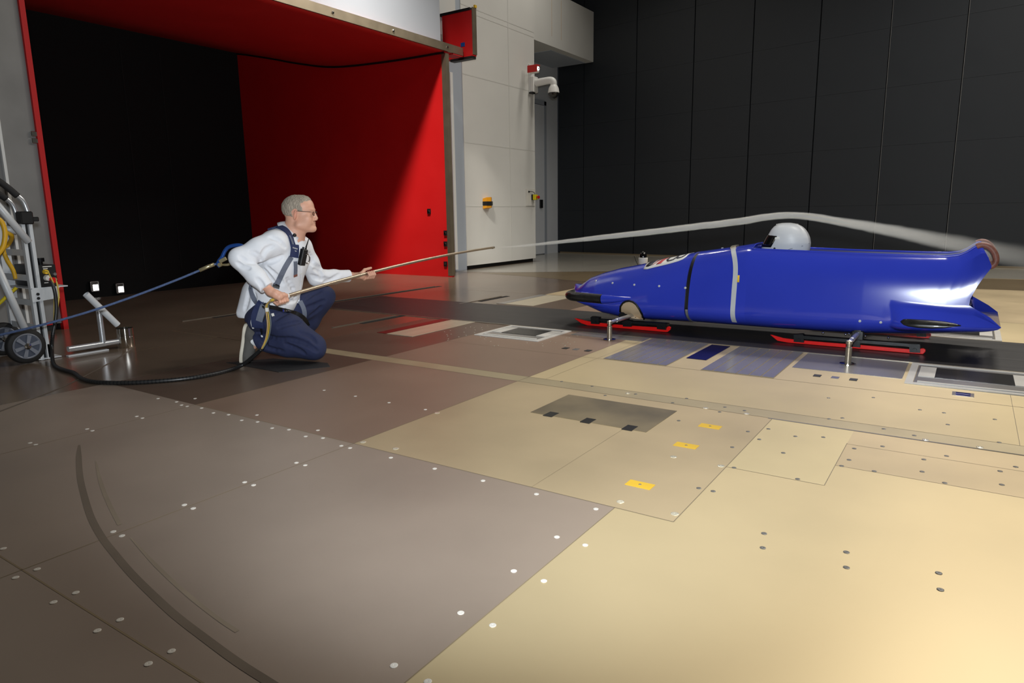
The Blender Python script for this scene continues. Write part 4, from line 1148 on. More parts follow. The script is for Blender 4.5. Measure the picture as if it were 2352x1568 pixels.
# left hand: palm up under the wand, fingers curled round it
cL = loc(wand_at(846))
knL = [WP(cL, .030-.020*i, -.020, -.030-.003*i) for i in range(4)]
fiL = [[knL[i], WP(cL, .038-.021*i, .012, -.040+.002*i), WP(cL, .041-.021*i, .030, -.016), WP(cL, .036-.021*i, .020, .010)] for i in range(4)]
palmL = WP(cL, -.045, -.026, -.012)
thL = [WP(cL, -.055, -.018, .004), WP(cL, -.018, -.018, .026), WP(cL, .016, -.010, .030), WP(cL, .040, -.004, .033)]
B_.cone(J_LWR, palmL, .026, .026, .02)
hand_cones(B_, palmL, knL, fiL, thL, .024)
B_.plane((0, 0, .008), (0, 0, -1))
person = B_.build('person', 'skin', None, 1)
tag(person, 'man in white shirt and navy trousers kneeling on one knee, holding a long wand', 'person')
del body, B_
# lips and ears keep their own tint
me = person.data
for k_, c_ in (('lip_skin', (176, 108, 96)), ('ear_skin', (214, 156, 133)), ('stubble_skin', (196, 152, 128))): dm(k_, c_, .5); me.materials.append(MT[k_])
V, Fq = MESHES[person]; cen = V[Fq].mean(1); lc = np.stack([cen@np.array(HR), cen@np.array(HF), cen[:, 2]], 1)-HO
mi = np.zeros(len(Fq), np.int32)
mi[(np.abs(lc[:, 1]) > .071) & (((lc[:, 0]-.002)/.024)**2+((lc[:, 2]+.017)/.040)**2 < 1)] = 2
me.polygons.foreach_set('material_index', mi)
W3 = lambda l: Vector(HR)*float(l[0])+Vector(HF)*float(l[1])+Vector((0, 0, float(l[2])))
for sg in (1, -1):
    e = MB().ball(W3(H(.0935, .0305*sg, -.004)), .0102).build('eyeball', 'eye_white', person, True)
    MB().ball(W3(H(.1022, .031*sg, -.004)), .004, .004, .004).build('iris', 'eye_iris', e, True)
# hair
h_ = SDF(HO-.15, HO+.15, .0026)
h_.ell(H(-.004, 0, .030), I3, (.1055, .0795, .0905), .01)
h_.ell(H(.036, 0, .028), I3, (.045, .0735, .062), .015)
h_.ell(H(.045, 0, .070), I3, (.05, .062, .044), .02)
h_.box(H(.150, 0, -.045), I3, (.085, .2, .104), .004, .010, 's')            # forehead and face
h_.box(H(.10, 0, -.10), basis((1, 0, .05), (0, 0, 1)), (.085, .2, .100), .004, .010, 's')   # cheeks in front of the ear
h_.box(H(.0, 0, -.152), basis((1, 0, -.30), (0, 0, 1)), (.2, .2, .10), .004, .012, 's')      # nape
h_.ell(H(.004, .08, -.018), I3, (.028, .03, .042), .008, 's'); h_.ell(H(.004, -.08, -.018), I3, (.028, .03, .042), .008, 's')
h_.waves(.0005, [(210, 60, 90, 0, 1, 1.0), (90, 140, -170, 1, .9, 1.0), (320, -120, 60, 2, .5, 0)])
h_.build('hair', 'hair', person, 0)
# spectacles
fr_ = MB()
for sg in (1, -1):
    fr_.tube([W3(H(.016, .079*sg, .010)), W3(H(.06, .076*sg, .006)), W3(H(.112, .060*sg, .003))], .0017, 6)
    ring = [W3(H(.121-.006*abs(math.cos(a)), .034*sg+.023*math.cos(a), -.009+.013*math.sin(a))) for a in np.linspace(0, 2*math.pi, 20)[:-1]]
    fr_.tube(ring, .0013, 6, closed=True)
fr_.tube([W3(H(.121, -.011, -.004)), W3(H(.123, 0, -.001)), W3(H(.121, .011, -.004))], .0015, 6)
sg_ = fr_.build('spectacles', 'black_metal', person, True)
lg = mat('spectacle_glass', (255, 255, 255), .02); lg.node_tree.nodes['Principled BSDF'].inputs['Transmission Weight'].default_value = 1.0; lg.node_tree.nodes['Principled BSDF'].inputs['IOR'].default_value = 1.05
for sg in (1, -1):
    ring = [W3(H(.120-.006*abs(math.cos(a)), .034*sg+.022*math.cos(a), -.009+.012*math.sin(a))) for a in np.linspace(0, 2*math.pi, 20)[:-1]]
    MB().prism(ring, Vector(HR)*.0015).build('spectacle_lens', lg, sg_)

# --- shirt
t_lat = J_LSH-J_RSH; t_lat /= np.linalg.norm(t_lat); t_up = NECKB-PELV; t_up /= np.linalg.norm(t_up)
t_f = np.cross(t_lat, t_up); t_f = -t_f if t_f[0] < 0 else t_f; t_f /= np.linalg.norm(t_f)
TB = np.array([t_f, np.cross(t_up, t_f), t_up]); TB[1] /= np.linalg.norm(TB[1])
TB[2] = np.cross(TB[0], TB[1]); TB[2] /= np.linalg.norm(TB[2])
s = SDF((J_REL[0]-.16, 4.26, PELV[2]-.2), (J_LWR[0]+.1, 5.40, HO[2]-.05), .0038)
s.ell(CHEST+t_f*.005, TB, (.135, .195, .20), .05)
s.ell(BELLY+t_f*.01, TB, (.145, .175, .18), .08)
s.ell(PELV+np.array((.0, 0, .03)), I3, (.155, .15, .12), .06)
s.cone(J_RSH-np.array((0, 0, .005)), J_LSH, .074, .074, .06)
s.cone(CHEST, NECKB, .13, .075, .06)
s.cone(Jl(625, 556, 4.70), Jl(604, 605, 4.74), .075, .10, .08)
s.chain([(J_RSH, .080), (J_RSH*.5+J_REL*.5, .076), (J_REL, .066), (J_REL*.45+J_RWR*.55, .058), (J_REL*.08+J_RWR*.92-np.array((.0, 0, 0)), .050)], .025)
s.chain([(J_LSH, .080), (J_LSH*.5+J_LEL*.5, .072), (J_LEL, .062), (J_LEL*.5+J_LWR*.5, .052), (J_LEL*.06+J_LWR*.94, .047)], .025)
s.cone(Jl(592, 664, 4.74), Jl(576, 722, 4.75), .085, .070, .05)      # shirt tail
s.cone(Jl(578, 672, 4.77), Jl(553, 718, 4.75), .060, .026, .06)
# cuts: hem, cuffs, neck
s.plane(Jl(600, 729, 4.75), (-.02, .0, -1))
def cutcap(c, ax, depth, r):
    ax = np.array(ax)/np.linalg.norm(ax); q = basis(ax, (0, .3, 1)); s.box(np.array(c)+ax*depth, q, (depth, r, r), .001, .003, 's')
ax = J_RWR-J_REL; cutcap(J_REL*.10+J_RWR*.90, ax, .05, .075)
ax = J_LWR-J_LEL; cutcap(J_LEL*.05+J_LWR*.95, ax, .05, .075)
s.box(Jl(704, 722, 4.6), I3, (.06, .14, .055), .002, .01, 's')
# folds
s.waves(.0020, [(20, 12, 16, .4, 1, .9), (-14, 10, 26, 1.7, .8, 1.2)])
for pth, rg in (([(596, 603), (614, 602), (632, 597), (648, 588)], .009), ([(600, 600), (604, 585), (612, 572), (626, 565)], .006), ([(575, 578), (590, 585), (598, 598)], .005), ([(546, 604), (558, 612), (572, 616)], .005),
                ([(552, 590), (566, 600), (584, 604)], .005), ([(608, 620), (622, 640), (634, 655)], .006), ([(612, 612), (634, 632), (650, 652)], .005), ([(660, 640), (672, 664), (680, 690)], .005),
                ([(640, 676), (656, 690), (676, 692)], .005), ([(722, 618), (734, 624), (740, 636)], .007), ([(716, 632), (732, 640), (752, 640)], .007), ([(712, 600), (726, 610), (738, 616)], .005), ([(744, 648), (764, 640), (782, 628)], .005),
                ([(572, 668), (568, 690), (562, 712)], .006), ([(586, 676), (584, 700), (582, 722)], .005), ([(620, 545), (640, 552), (655, 568)], .004), ([(590, 640), (600, 652), (606, 668)], .005), ([(700, 575), (712, 585), (718, 600)], .005)):
    s.groove(pth, rg, .022)
# neck opening
CO = H(-.040, 0, -.130); CA = np.array((.66, 0, -.75)); CN = np.array((.75, 0, .66))
s.box(CO+CN*.045, basis(CA, CN), (.080, .066, .060), .004, .01, 's')
shirt = s.build('shirt', 'shirt', person, 1); del s
# collar
vs = []; fs = []; NC = 44
for i in range(NC+1):
    a = .14+(2*math.pi-.28)*i/NC
    ca, sa_ = math.cos(a), math.sin(a)
    fr2 = max(0, ca)
    for rad, hh in ((.0, -.030), (.0, .006), (.005, .010), (.022, -.012-.014*fr2), (.034, -.032-.034*fr2)):
        q = CO+CA*((.083+rad)*ca+.0*hh)+np.array((0, 1., 0))*((.066+rad)*sa_)+CN*hh
        vs.append(W3(q))
for i in range(NC):
    for j in range(4): fs.append((i*5+j, i*5+j+1, (i+1)*5+j+1, (i+1)*5+j))
o = link('collar', vs, fs, 'shirt', person, True); md = o.modifiers.new('t', 'SOLIDIFY'); md.thickness = .003

# --- trousers
s = SDF((J_RAN[0]-.12, 4.40, -.004), (J_LKN[0]+.16, 5.30, PELV[2]+.12), .004)
s.ell(PELV+np.array((0.01, 0, -.01)), I3, (.13, .15, .10), .05)
s.ell(Jl(597, 732, 4.74), I3, (.10, .13, .09), .05)
s.chain([(J_RHI+np.array((0,0,-.015)), .104), (J_RHI*.5+J_RKN*.5, .104), (J_RKN+np.array((0, 0, .0)), .088)], .04)
s.cone(J_RKN+np.array((.012, 0, -.012)), J_RKN*.55+J_RAN*.45+np.array((0, 0, -.01)), .080, .082, .03)
s.cone(J_RKN*.55+J_RAN*.45+np.array((0, 0, -.01)), J_RAN+np.array((.01, 0, -.0)), .082, .064, .03)
s.chain([(J_LHI, .118), (J_LHI*.5+J_LKN*.5, .100), (J_LKN, .082), (J_LKN*.5+J_LAN*.5, .080), (J_LAN, .072)], .03)
s.box(J_RAN+np.array((-.08, 0, .0)), basis((1, 0, .30), (0, 0, 1)), (.070, .1, .12), .002, .01, 's')
s.box(J_LAN+np.array((0, 0, -.10)), I3, (.12, .12, .075), .002, .01, 's')
s.waves(.0022, [(22, 14, 26, .2, 1, 1.3), (-28, 12, 16, 1.1, .7, 1.0)])
for pth, rg in (([(612, 770), (640, 778), (672, 780), (704, 790), (728, 806)], .010), ([(640, 752), (664, 744), (690, 738)], .006), ([(630, 735), (650, 722), (668, 716)], .006), ([(655, 790), (680, 800), (700, 812)], .006),
                ([(690, 764), (712, 772), (726, 788)], .005), ([(600, 790), (620, 800), (650, 806)], .006), ([(700, 690), (716, 676), (736, 668)], .006), ([(704, 706), (724, 700), (744, 690)], .006), ([(712, 726), (726, 716), (738, 704)], .005), ([(596, 762), (606, 776), (612, 792)], .006)):
    s.groove(pth, rg, .022)
s.plane((0, 0, .006), (0, 0, -1))
trousers = s.build('trousers', 'trousers', person, 1); del s
# --- shoes and sock
def shoe(toe, heel, up, nm):
    toe, heel, up = np.array(toe), np.array(heel), np.array(up); f = toe-heel; L = np.linalg.norm(f); f /= L; q = basis(f, up)
    u = q[2]; m = heel+f*L*.5
    a = SDF(np.minimum(toe, heel)-.12, np.maximum(toe, heel)+.12, .003)
    for t, wd in ((.12, .036), (.3, .034), (.5, .037), (.7, .044), (.86, .040)):
        a.ell(heel+f*L*t+u*(.03 if t < .4 else .038), q, (.05, wd, .03 if t < .4 else .038), .02)
    a.cone(heel+f*L*.22+u*.045, heel+f*L*.30+u*.085, .040, .040, .03)
    a.cone(heel+f*L*.3+u*.06, heel+f*L*.75+u*.03, .035, .03, .03)
    a.ell(heel+f*L*.27+u*.125, q, (.036, .03, .035), .006, 's')
    a.box(m+u*(-.03), q, (.3, .2, .038), .001, .003, 's')
    ob = a.build(nm, 'shoe_grey', person, 1)
    a = SDF(np.minimum(toe, heel)-.12, np.maximum(toe, heel)+.12, .003)
    for t, wd in ((.12, .040), (.3, .037), (.5, .040), (.7, .047), (.86, .043)):
        a.ell(heel+f*L*t, q, (.05, wd, .03), .02)
    a.box(m+u*(.115), q, (.3, .2, .10), .001, .003, 's'); a.box(m-u*(.11), q, (.3, .2, .10), .001, .003, 's')
    a.build('shoe_sole', 'shoe_sole', ob, 1)
    return ob
shoe(Jl(556, 836, 4.70)+np.array((0, 0, .012)), Jl(565, 748, 4.70), (1, 0, .05), 'shoe')
shoe(J_LAN+np.array((.19, .01, -J_LAN[2]+.016)), J_LAN+np.array((-.07, 0, -J_LAN[2]+.016)), (0, 0, 1), 'shoe')
s = SDF(J_RAN-.12, J_RAN+.12, .003); s.cone(J_RAN+np.array((.03, 0, 0)), J_RAN+np.array((-.022, 0, .01)), .052, .046, .01); s.build('sock', 'sock', person, 1)

# ------------------------------------------------------------------ harness and what he carries
cv = []; cf = []
for o in (shirt, trousers):
    V, Fq = MESHES[o]; cf += [tuple(int(i)+len(cv) for i in f) for f in Fq]; cv += [tuple(v) for v in V]
CB = BVHTree.FromPolygons(cv, cf)
def oncloth(px, py):
    for k in range(10):
        h = CB.ray_cast(C0, ray(px+(640-px)*.01*k, py+k*.6))
        if h[0] and (h[0]-C0).dot(HF) < 5.3: return h[0], (h[1] if h[1].dot(C0-h[0]) > 0 else -h[1])
    return J(px, py, 4.7), -HF
def wrap(path, wd, off, name, m, parent, n=5, th=.004):
    P = []; N = []
    for q in spline([Vector((x, y, 0)) for x, y in path], n):
        p, nn = oncloth(q.x, q.y); P.append(p); N.append(nn)
    N2 = []
    for i in range(len(N)):
        a = Vector((0, 0, 0))
        for j in range(max(0, i-2), min(len(N), i+3)): a += N[j]
        N2.append(a.normalized())
    P = [p+q*off for p, q in zip(P, N2)]
    P2 = [P[0]]+[(P[i-1]+P[i]*2+P[i+1])/4 for i in range(1, len(P)-1)]+[P[-1]]
    vs = []; fs = []; k = len(P2)
    for i in range(k):
        t = (P2[min(i+1, k-1)]-P2[max(0, i-1)]).normalized(); b = t.cross(N2[i]).normalized()*wd/2; d = N2[i]*th
        vs += [P2[i]-b, P2[i]+b, P2[i]+b*.96+d, P2[i]-b*.96+d]
    for i in range(k-1):
        for j in range(4): fs.append((4*i+j, 4*i+(j+1) % 4, 4*i+4+(j+1) % 4, 4*i+4+j))
    fs += [(0, 3, 2, 1), (4*k-4, 4*k-3, 4*k-2, 4*k-1)]
    return link(name, vs, fs, m, parent, True, None, 35)
hs = wrap([(621, 525), (631, 523), (643, 523), (656, 530), (665, 543), (669, 556), (672, 566)], .040, .003, 'safety_harness', 'navy', person, 5, .010)
hs['label'] = 'navy and grey safety harness straps over the white shirt'
wrap([(661, 543), (667, 556), (670, 566)], .014, .014, 'webbing', 'strap_grey', hs)
wrap([(674, 562), (674.5, 575), (673, 591)], .062, .008, 'chest_pad', 'navy', hs, 6, .012)
wrap([(668.5, 590), (660, 604), (651.6, 619), (643, 638), (634, 657)], .036, .004, 'webbing', 'strap_grey', hs)
wrap([(637, 652), (633, 662)], .046, .007, 'adjuster', 'black', hs)
wrap([(677, 600), (677.5, 616), (677, 630)], .028, .006, 'webbing', 'strap_grey', hs)
wrap([(677, 629), (677, 634)], .030, .007, 'strap_end', 'brown_tape', hs)
wrap([(576, 654), (578, 668), (583, 684), (593, 697), (608, 698)], .034, .005, 'webbing', 'strap_grey', hs)
wrap([(607, 696), (598, 712), (592, 730), (594, 750)], .085, .006, 'hip_pad', 'navy', hs, 6, .010)
wrap([(610, 698), (604, 714), (598, 736)], .046, .024, 'webbing', 'strap_grey', hs)
wrap([(618, 703), (630, 705), (645, 709), (662, 713), (680, 719), (697, 728), (708, 746)], .028, .007, 'waist_belt', 'black', hs, 6, .006)
wrap([(646, 711), (654, 714), (663, 716)], .026, .015, 'belt_buckle', 'chrome', hs, 3)
wrap([(689, 692), (696, 706), (699, 720), (697, 731)], .032, .006, 'webbing', 'strap_grey', hs)
wrap([(610, 724), (603, 740), (601, 754), (604, 768)], .014, .006, 'thigh_strap', 'black', hs)
wrap([(581, 731), (579.5, 741), (583, 752)], .012, .008, 'reflective_tab', 'white', hs)
wrap([(626, 721), (628, 727)], .018, .006, 'reflective_tab', 'off_white', hs)
p, n = oncloth(611, 707); MB().lathe(p+n*.016, n, [(0, .026), (.012, .026), (.016, .02)], 20).build('harness_disc', 'black', hs, True, 40)
p, n = oncloth(674, 542); MB().lathe(p+n*.010, n, [(0, .012), (.010, .012), (.013, .008)], 16).build('shoulder_knob', 'black', hs, True, 40)
# lettering on the chest pad
for txt, px, py, sz in (('EXOFIT', 673, 571.5, .0125), ('NEX', 674.5, 577, .008)):
    p, n = oncloth(px, py)
    cu = bpy.data.curves.new('pad_lettering', 'FONT'); cu.body = txt; cu.size = sz; cu.extrude = .0004; cu.align_x = 'CENTER'
    to = bpy.data.objects.new('pad_lettering', cu); COL.objects.link(to)
    right = (HR*.97+Vector((0, 0, -.18))); right = (right-n*right.dot(n)).normalized(); upv = n.cross(right)
    Mx = Matrix((right, upv, n)).transposed().to_4x4(); Mx.translation = p+n*.0215
    dg = bpy.context.evaluated_depsgraph_get(); me2 = bpy.data.meshes.new_from_object(to.evaluated_get(dg))
    bpy.data.objects.remove(to)
    link('pad_lettering', [Mx @ v.co for v in me2.vertices], [tuple(f.vertices) for f in me2.polygons], 'white', hs)
# buttons and placket of the shirt
wrap([(691, 566), (694, 600), (693, 635), (689, 672), (684, 696)], .020, .0005, 'placket', 'shirt', person, 6, .002)
for x, y in ((691.5, 628), (691, 645), (689.5, 664), (686.5, 683)):
    p, n = oncloth(x, y); MB().lathe(p+n*.002, n, [(0, .0055), (.002, .005)], 10).build('shirt_button', 'off_white', person)
# two-way radio
p, n = oncloth(688, 590)
rc_ = p+n*.030; ru = (Vector((0, 0, .96))+HR*.26).normalized(); rn = (n-ru*n.dot(ru)).normalized(); rr3 = ru.cross(rn)
rad = thing('two_way_radio', rc_-ru*.06, 'black two way radio with short aerial on the chest of the kneeling man', 'radio')
MB().bbox(rc_, rr3*.023, ru*.056, rn*.017, .25).build('radio_body', 'black', rad)
MB().bbox(rc_+rn*.018+ru*.022, rr3*.016, ru*.018, rn*.002, .3).build('speaker_grille', 'black_metal', rad)
MB().cyl(rc_+ru*.055+rr3*.012, rc_+ru*.078+rr3*.013, .006, .0055).cyl(rc_+ru*.078+rr3*.013, rc_+ru*.132+rr3*.022, .0042, .0028).build('aerial', 'black', rad, True)
MB().cyl(rc_+ru*.055-rr3*.012, rc_+ru*.070-rr3*.012, .008, .007).build('knob', 'black_metal', rad)
q = J(705.5, 594, 4.62); b = MB().tube([q+HR*(.017*math.cos(a))+Vector((0, 0, .030*math.sin(a)))+HF*.01*math.sin(a) for a in np.linspace(-2.1, 2.1, 18)], .0038, 8)
b.build('chest_ring', 'chrome', hs, True)

# smoke wand
wand = thing('smoke_wand', W_R-wdir*.08, 'long metal smoke wand held in both hands, pointing towards the bobsled', 'wand')
wl = (W_TIP-W_R).length
wpts = [W_R-wdir*.05]+[wcurve(i/24) for i in range(25)]
MB().tube(wpts, [.0125-.002*i/25 for i in range(26)], 16).build('tube', 'wand_metal', wand, True, 50)
MB().tube([wand_at(656), wand_at(661)], [.0175, .0175], 16).build('collar_ring', 'white', wand)
MB().tube([W_TIP-wdir*.03, W_TIP+wdir*.006], [.0125, .0115], 12).build('nozzle_tip', 'steel', wand)
MB().tube([wand_at(849), wand_at(853)], [.014, .014], 16).build('grip_ring', 'chrome', wand)
bt_ = W_R-wdir*.05
MB().tube([bt_, bt_-wdir*.022], [.010, .009], 12).build('brass_fitting', 'hose_yellow', wand)
he = bt_-wdir*.022
def hang(px, py, D): return J(px, py, D)
for k_, m_, dx, nm in ((0, 'hose_tan', -3, 'tan'), (1, 'hose_yellow', 0, 'yellow'), (2, 'hose_grey', 3, 'grey')):
    pts = [he+Vector((0, 0, .002*k_)), hang(613+dx, 703, 4.42), hang(616.5+dx*1.3, 725, 4.42), hang(618+dx*1.2, 750, 4.42), hang(613+dx, 778, 4.44), hang(602+dx*.5, 801, 4.46)]
    MB().tube(spline(pts, 6), .0042, 8).build('feed_line', m_, wand, True)
MB().bbox(hang(613.5, 711, 4.41), HR*.010, Vector((0, 0, .013)), HF*.007, .2).build('line_clip', 'off_white', wand)

# ------------------------------------------------------------------ cart at the left
XN, XF = -5.60, -6.03
ht = thing('hand_truck', PX(70, 828, XN)*1.0, 'aluminium hand truck with two grey wheels standing at left edge by the jamb', 'hand truck')
def rail(x, p0, p1, nm):
    a, b2 = PX(*p0, x), PX(*p1, x); yc = (a.y+b2.y)/2
    o = MB().box((x-.02, yc-.034, b2.z), (x+.02, yc-.012, a.z)).box((x-.02, yc+.012, b2.z), (x+.02, yc+.034, a.z)).box((x-.022, yc-.034, b2.z), (x-.018, yc+.034, a.z)).build(nm, 'alu_paint', ht)
    MB().box((x-.017, yc-.0115, b2.z), (x-.004, yc+.0115, a.z)).build('rail_slot', 'black', o); return yc, b2.z, a.z
yN, zN0, zN1 = rail(XN, (68, 500), (93, 829), 'rail')
yF = yN; MB().box((XF-.02, yF-.034, .03), (XF+.02, yF+.034, zN1-.02)).build('rail', 'alu_paint', ht)
for z in (.24, .42, .60, .78): MB().box((XF+.021, yN-.03, z-.022), (XN-.023, yN-.022, z+.022)).build('cross_bar', 'alu_paint', ht)
def handle(x, pts, gpts):
    MB().tube(spline([PX(*p, x) for p in pts], 6), .018, 12).build('handle_tube', 'aluminium', ht, True)
    MB().tube(spline([PX(*p, x) for p in gpts], 6), .023, 12).build('handle_grip', 'rubber', ht, True)
handle(XN, [(68, 505), (62, 482), (53, 462), (38, 448), (10, 424), (-40, 390)], [(40, 450), (10, 425), (-40, 391)])
handle(XF, [(40, 505), (35, 485), (28, 470), (16, 458), (-20, 432)], [(14, 457), (-20, 433)])
MB().bbox((XN, yN, zN1), (.045, 0, 0), (0, .04, 0), (0, 0, .045), .2).build('clamp', 'black', ht)
MB().bbox((XN+.02, yN+.05, zN1-.01), (.02, 0, 0), (0, .025, 0), (0, 0, .016), .3).build('clamp_lever', 'black', ht)
for a, b2, x in (((-40, 430), (66, 556), XN+.04), ((-30, 560), (72, 790), XN+.045)):
    MB().tube([PX(*a, x), PX(*b2, x)], .024, 14).build('brace_tube', 'alu_paint', ht, True)
MB().tube([PX(10, 524, XN-.1), PX(38, 532, XN-.1)], .025, 12).build('brace_tube', 'alu_paint', ht, True)
def wheel(c, nm='wheel'):
    R = c.z-.002; t = .028
    w_ = MB().lathe(c-Vector((t, 0, 0)), (1, 0, 0), [(0, R*.72), (.002, R*.90), (.010, R*.98), (t, R), (2*t-.010, R*.98), (2*t-.002, R*.90), (2*t, R*.72)], 40).build(nm, 'rubber', ht, True, 60)
    h = MB().lathe(c+Vector((t-.004, 0, 0)), (1, 0, 0), [(0, R*.70), (.006, R*.72), (.010, R*.68), (.004, R*.62)], 36).build('rim', 'wheel_grey', w_, True, 30)
    b = MB()
    for k in range(6):
        a0 = 2*math.pi*k/6+.25
        vs = []
        for dx in (.001, .009):
            for rr4, wa in ((R*.18, .42), (R*.64, .17)):
                for s_ in (-1, 1):
                    a = a0+s_*wa; vs.append(c+Vector((t-.002+dx, math.cos(a)*rr4, math.sin(a)*rr4)))
        b.add(vs, [(4, 5, 7, 6), (0, 2, 3, 1), (0, 1, 5, 4), (1, 3, 7, 5), (3, 2, 6, 7), (2, 0, 4, 6)])
    b.build('spoke_fan', 'wheel_grey', w_)
    MB().lathe(c+Vector((t-.001, 0, 0)), (1, 0, 0), [(0, R*.62), (.002, R*.62)], 30).build('wheel_disc', 'wheel_dark', w_)
    MB().lathe(c+Vector((t+.004, 0, 0)), (1, 0, 0), [(0, R*.2), (.012, R*.17), (.014, R*.08), (.024, R*.07)], 16).build('hub_cap', 'chrome', w_)
c1 = PX(59, 796, XN+.06); c1.z = .128
wheel(c1); c2 = Vector((XF-.0, PX(8, 782, XF).y, .128)); wheel(c2)
MB().cyl(c1-Vector((.03, 0, 0)), c2+Vector((.03, 0, 0)), .012).build('axle', 'steel', ht)
MB().box((XF-.02, yN-.05, .004), (XN+.03, yN+.10, .012)).build('toe_plate', 'alu_paint', ht)
MB().box((XN-.005, yN+.02, .012), (XN+.02, yN+.036, .11)).build('bracket', 'chrome', ht)
zs_ = PX(110, 658, XN).z; y1_ = PX(151, 653, XN).y
MB().box((XF, yN-.03, zs_-.008), (XN+.03, y1_, zs_)).build('shelf', 'alu_paint', ht)
MB().prism([(XN+.028, yN-.04, zs_-.008), (XN+.028, y1_-.06, zs_-.008), (XN+.028, y1_-.07, zs_-.03), (XN+.028, yN+.14, zs_-.085), (XN+.028, yN-.04, zs_-.10)], (.008, 0, 0)).build('shelf_bracket', 'alu_paint', ht)
for dz in (-.045, -.075): MB().lathe((XN+.036, yN, zs_+dz), (1, 0, 0), [(0, .011), (.006, .01)], 10).build('bracket_bolt', 'black', ht)
# smoke generator on the shelf
ya, yb2 = PX(88, 630, XN+.02).y, PX(130, 630, XN+.02).y; zt2 = PX(110, 608, XN+.02).z
sg2 = thing('smoke_generator', (XN-.15, (ya+yb2)/2, zs_), 'black smoke generator box with gauges on the hand truck shelf', 'smoke generator')
MB().bbox(((XF+.06+XN+.018)/2, (ya+yb2)/2, (zs_+.001+zt2)/2), ((XN+.018-XF-.06)/2, 0, 0), (0, (yb2-ya)/2, 0), (0, 0, (zt2-zs_-.001)/2), .05).build('case', 'black', sg2)
xf = XN+.019
def dot(px, py, r, m, nm, d=.012):
    p = PX(px, py, xf); MB().lathe((xf, p.y, p.z), (1, 0, 0), [(0, r), (d, r*.9)], 14).build(nm, m, sg2, False)
dot(103, 624, .017, 'yellow', 'yellow_port', .03); dot(107, 638, .022, 'off_white', 'white_valve', .035); dot(125, 629, .012, 'chrome', 'switch'); dot(124, 641, .014, 'brass', 'brass_port', .02)
p = PX(115, 643, xf); MB().bbox((xf+.03, p.y, p.z), (.02, 0, 0), (0, .02, 0), (0, 0, .02), .3).build('red_connector', 'red_plastic', sg2)
for px, py, l_ in ((108, 612, .06), (104, 617, .03), (107, 649, .03), (125, 648, .02)):
    p = PX(px, py, xf); MB().box((xf, p.y-l_/2, p.z-.003), (xf+.001, p.y+l_/2, p.z+.003)).build('panel_marking', 'off_white', sg2)
p = PX(92, 601, XN-.05); MB().lathe((XN-.05, p.y, zt2), (0, 0, 1), [(0, .016), (.02, .016), (.022, .028), (.05, .028)], 14).build('top_knob', 'black_gloss', sg2)
MB().tube(spline([(XN-.1, ya+.05, zt2), (XN-.1, ya+.06, zt2+.03), (XN-.1, yb2-.06, zt2+.03), (XN-.1, yb2-.05, zt2)], 6), .009, 8).build('carry_handle', 'black', sg2, True)
# cables and hose
def cable(name, pts, r, m, label, cat, seg=7):
    return tag(MB().tube(spline(pts, seg), r, 10).build(name, m, None, True), label, cat)
cable('yellow_cable', [PX(-25, 495, XN+.10), PX(0, 505, XN+.10), PX(10, 525, XN+.10), PX(11, 548, XN+.10), PX(4, 572, XN+.10), PX(-20, 600, XN+.10)], .016, 'cable_yellow', 'thick yellow cable looped over the hand truck handle at left edge', 'cable')
cable('yellow_cable', [PX(10, 532, XN-.06), PX(27, 541, XN-.07), PX(20, 560, XN-.2), PX(8, 572, XN-.2), PX(16, 596, XN-.2), PX(30, 620, XN-.2), PX(36, 640, XN-.2)], .014, 'cable_yellow', 'yellow cable hanging behind the hand truck braces', 'cable')
cable('yellow_strap', [PX(-20, 712, XN-.25), PX(0, 695, XN-.25), PX(17, 679, XN-.25), PX(38, 660, XN-.25)], .012, 'cable_bright', 'bright yellow cord running low behind hand truck', 'cord')
hp_ = [PX(115, 645, xf+.05), PX(124, 662, xf+.07), PX(129, 695, xf+.07), PX(128, 730, xf+.07), PX(121, 770, xf+.07), PX(119, 805, xf+.07)]
hp_[0].x = xf+.045
fl_ = [F(x, y, .013) for x, y in ((124, 836), (143, 848), (170, 856), (190, 870), (220, 877), (280, 879), (350, 876), (420, 870), (480, 861), (525, 850))]
up_ = [J(556, 838, 4.49), J(580, 820, 4.47), J(600, 802, 4.46)]
smk = thing('smoke_hose', fl_[4], 'black braided hose running along the floor from hand truck to kneeling man', 'hose')
sp1 = spline(hp_+fl_+up_, 8)
MB().tube(sp1, .0125, 12).build('hose_jacket', 'hose_black', smk, True)
b = MB(); acc_ = 0
for i in range(1, len(sp1)-1):
    if i > 30:
        d = (sp1[i+1]-sp1[i]); L = d.length; k = max(1, int(L/.022))
        for j in range(k):
            q = sp1[i].lerp(sp1[i+1], j/k); t = d.normalized(); b.tube([q-t*.003, q+t*.003], [.0138, .0138], 10, cap=False)
tag(b.build('braid_rings', 'black_metal', smk, True), None, None, None, 'stuff')
MB().tube(spline([PX(126, 641, xf+.02), PX(131, 652, xf+.04), PX(135, 680, xf+.05), PX(131, 710, xf+.05), PX(125, 735, xf+.055), PX(122, 765, xf+.055)], 6), .006, 8).build('feed_line', 'hose_yellow', smk, True)
MB().tube(spline([PX(103, 624, xf+.03), PX(110, 624, xf+.05), PX(115, 634, xf+.05), PX(124, 660, xf+.06), PX(124, 735, xf+.06), PX(120, 765, xf+.055)], 6), .005, 8).build('feed_line', 'hose_yellow', smk, True)
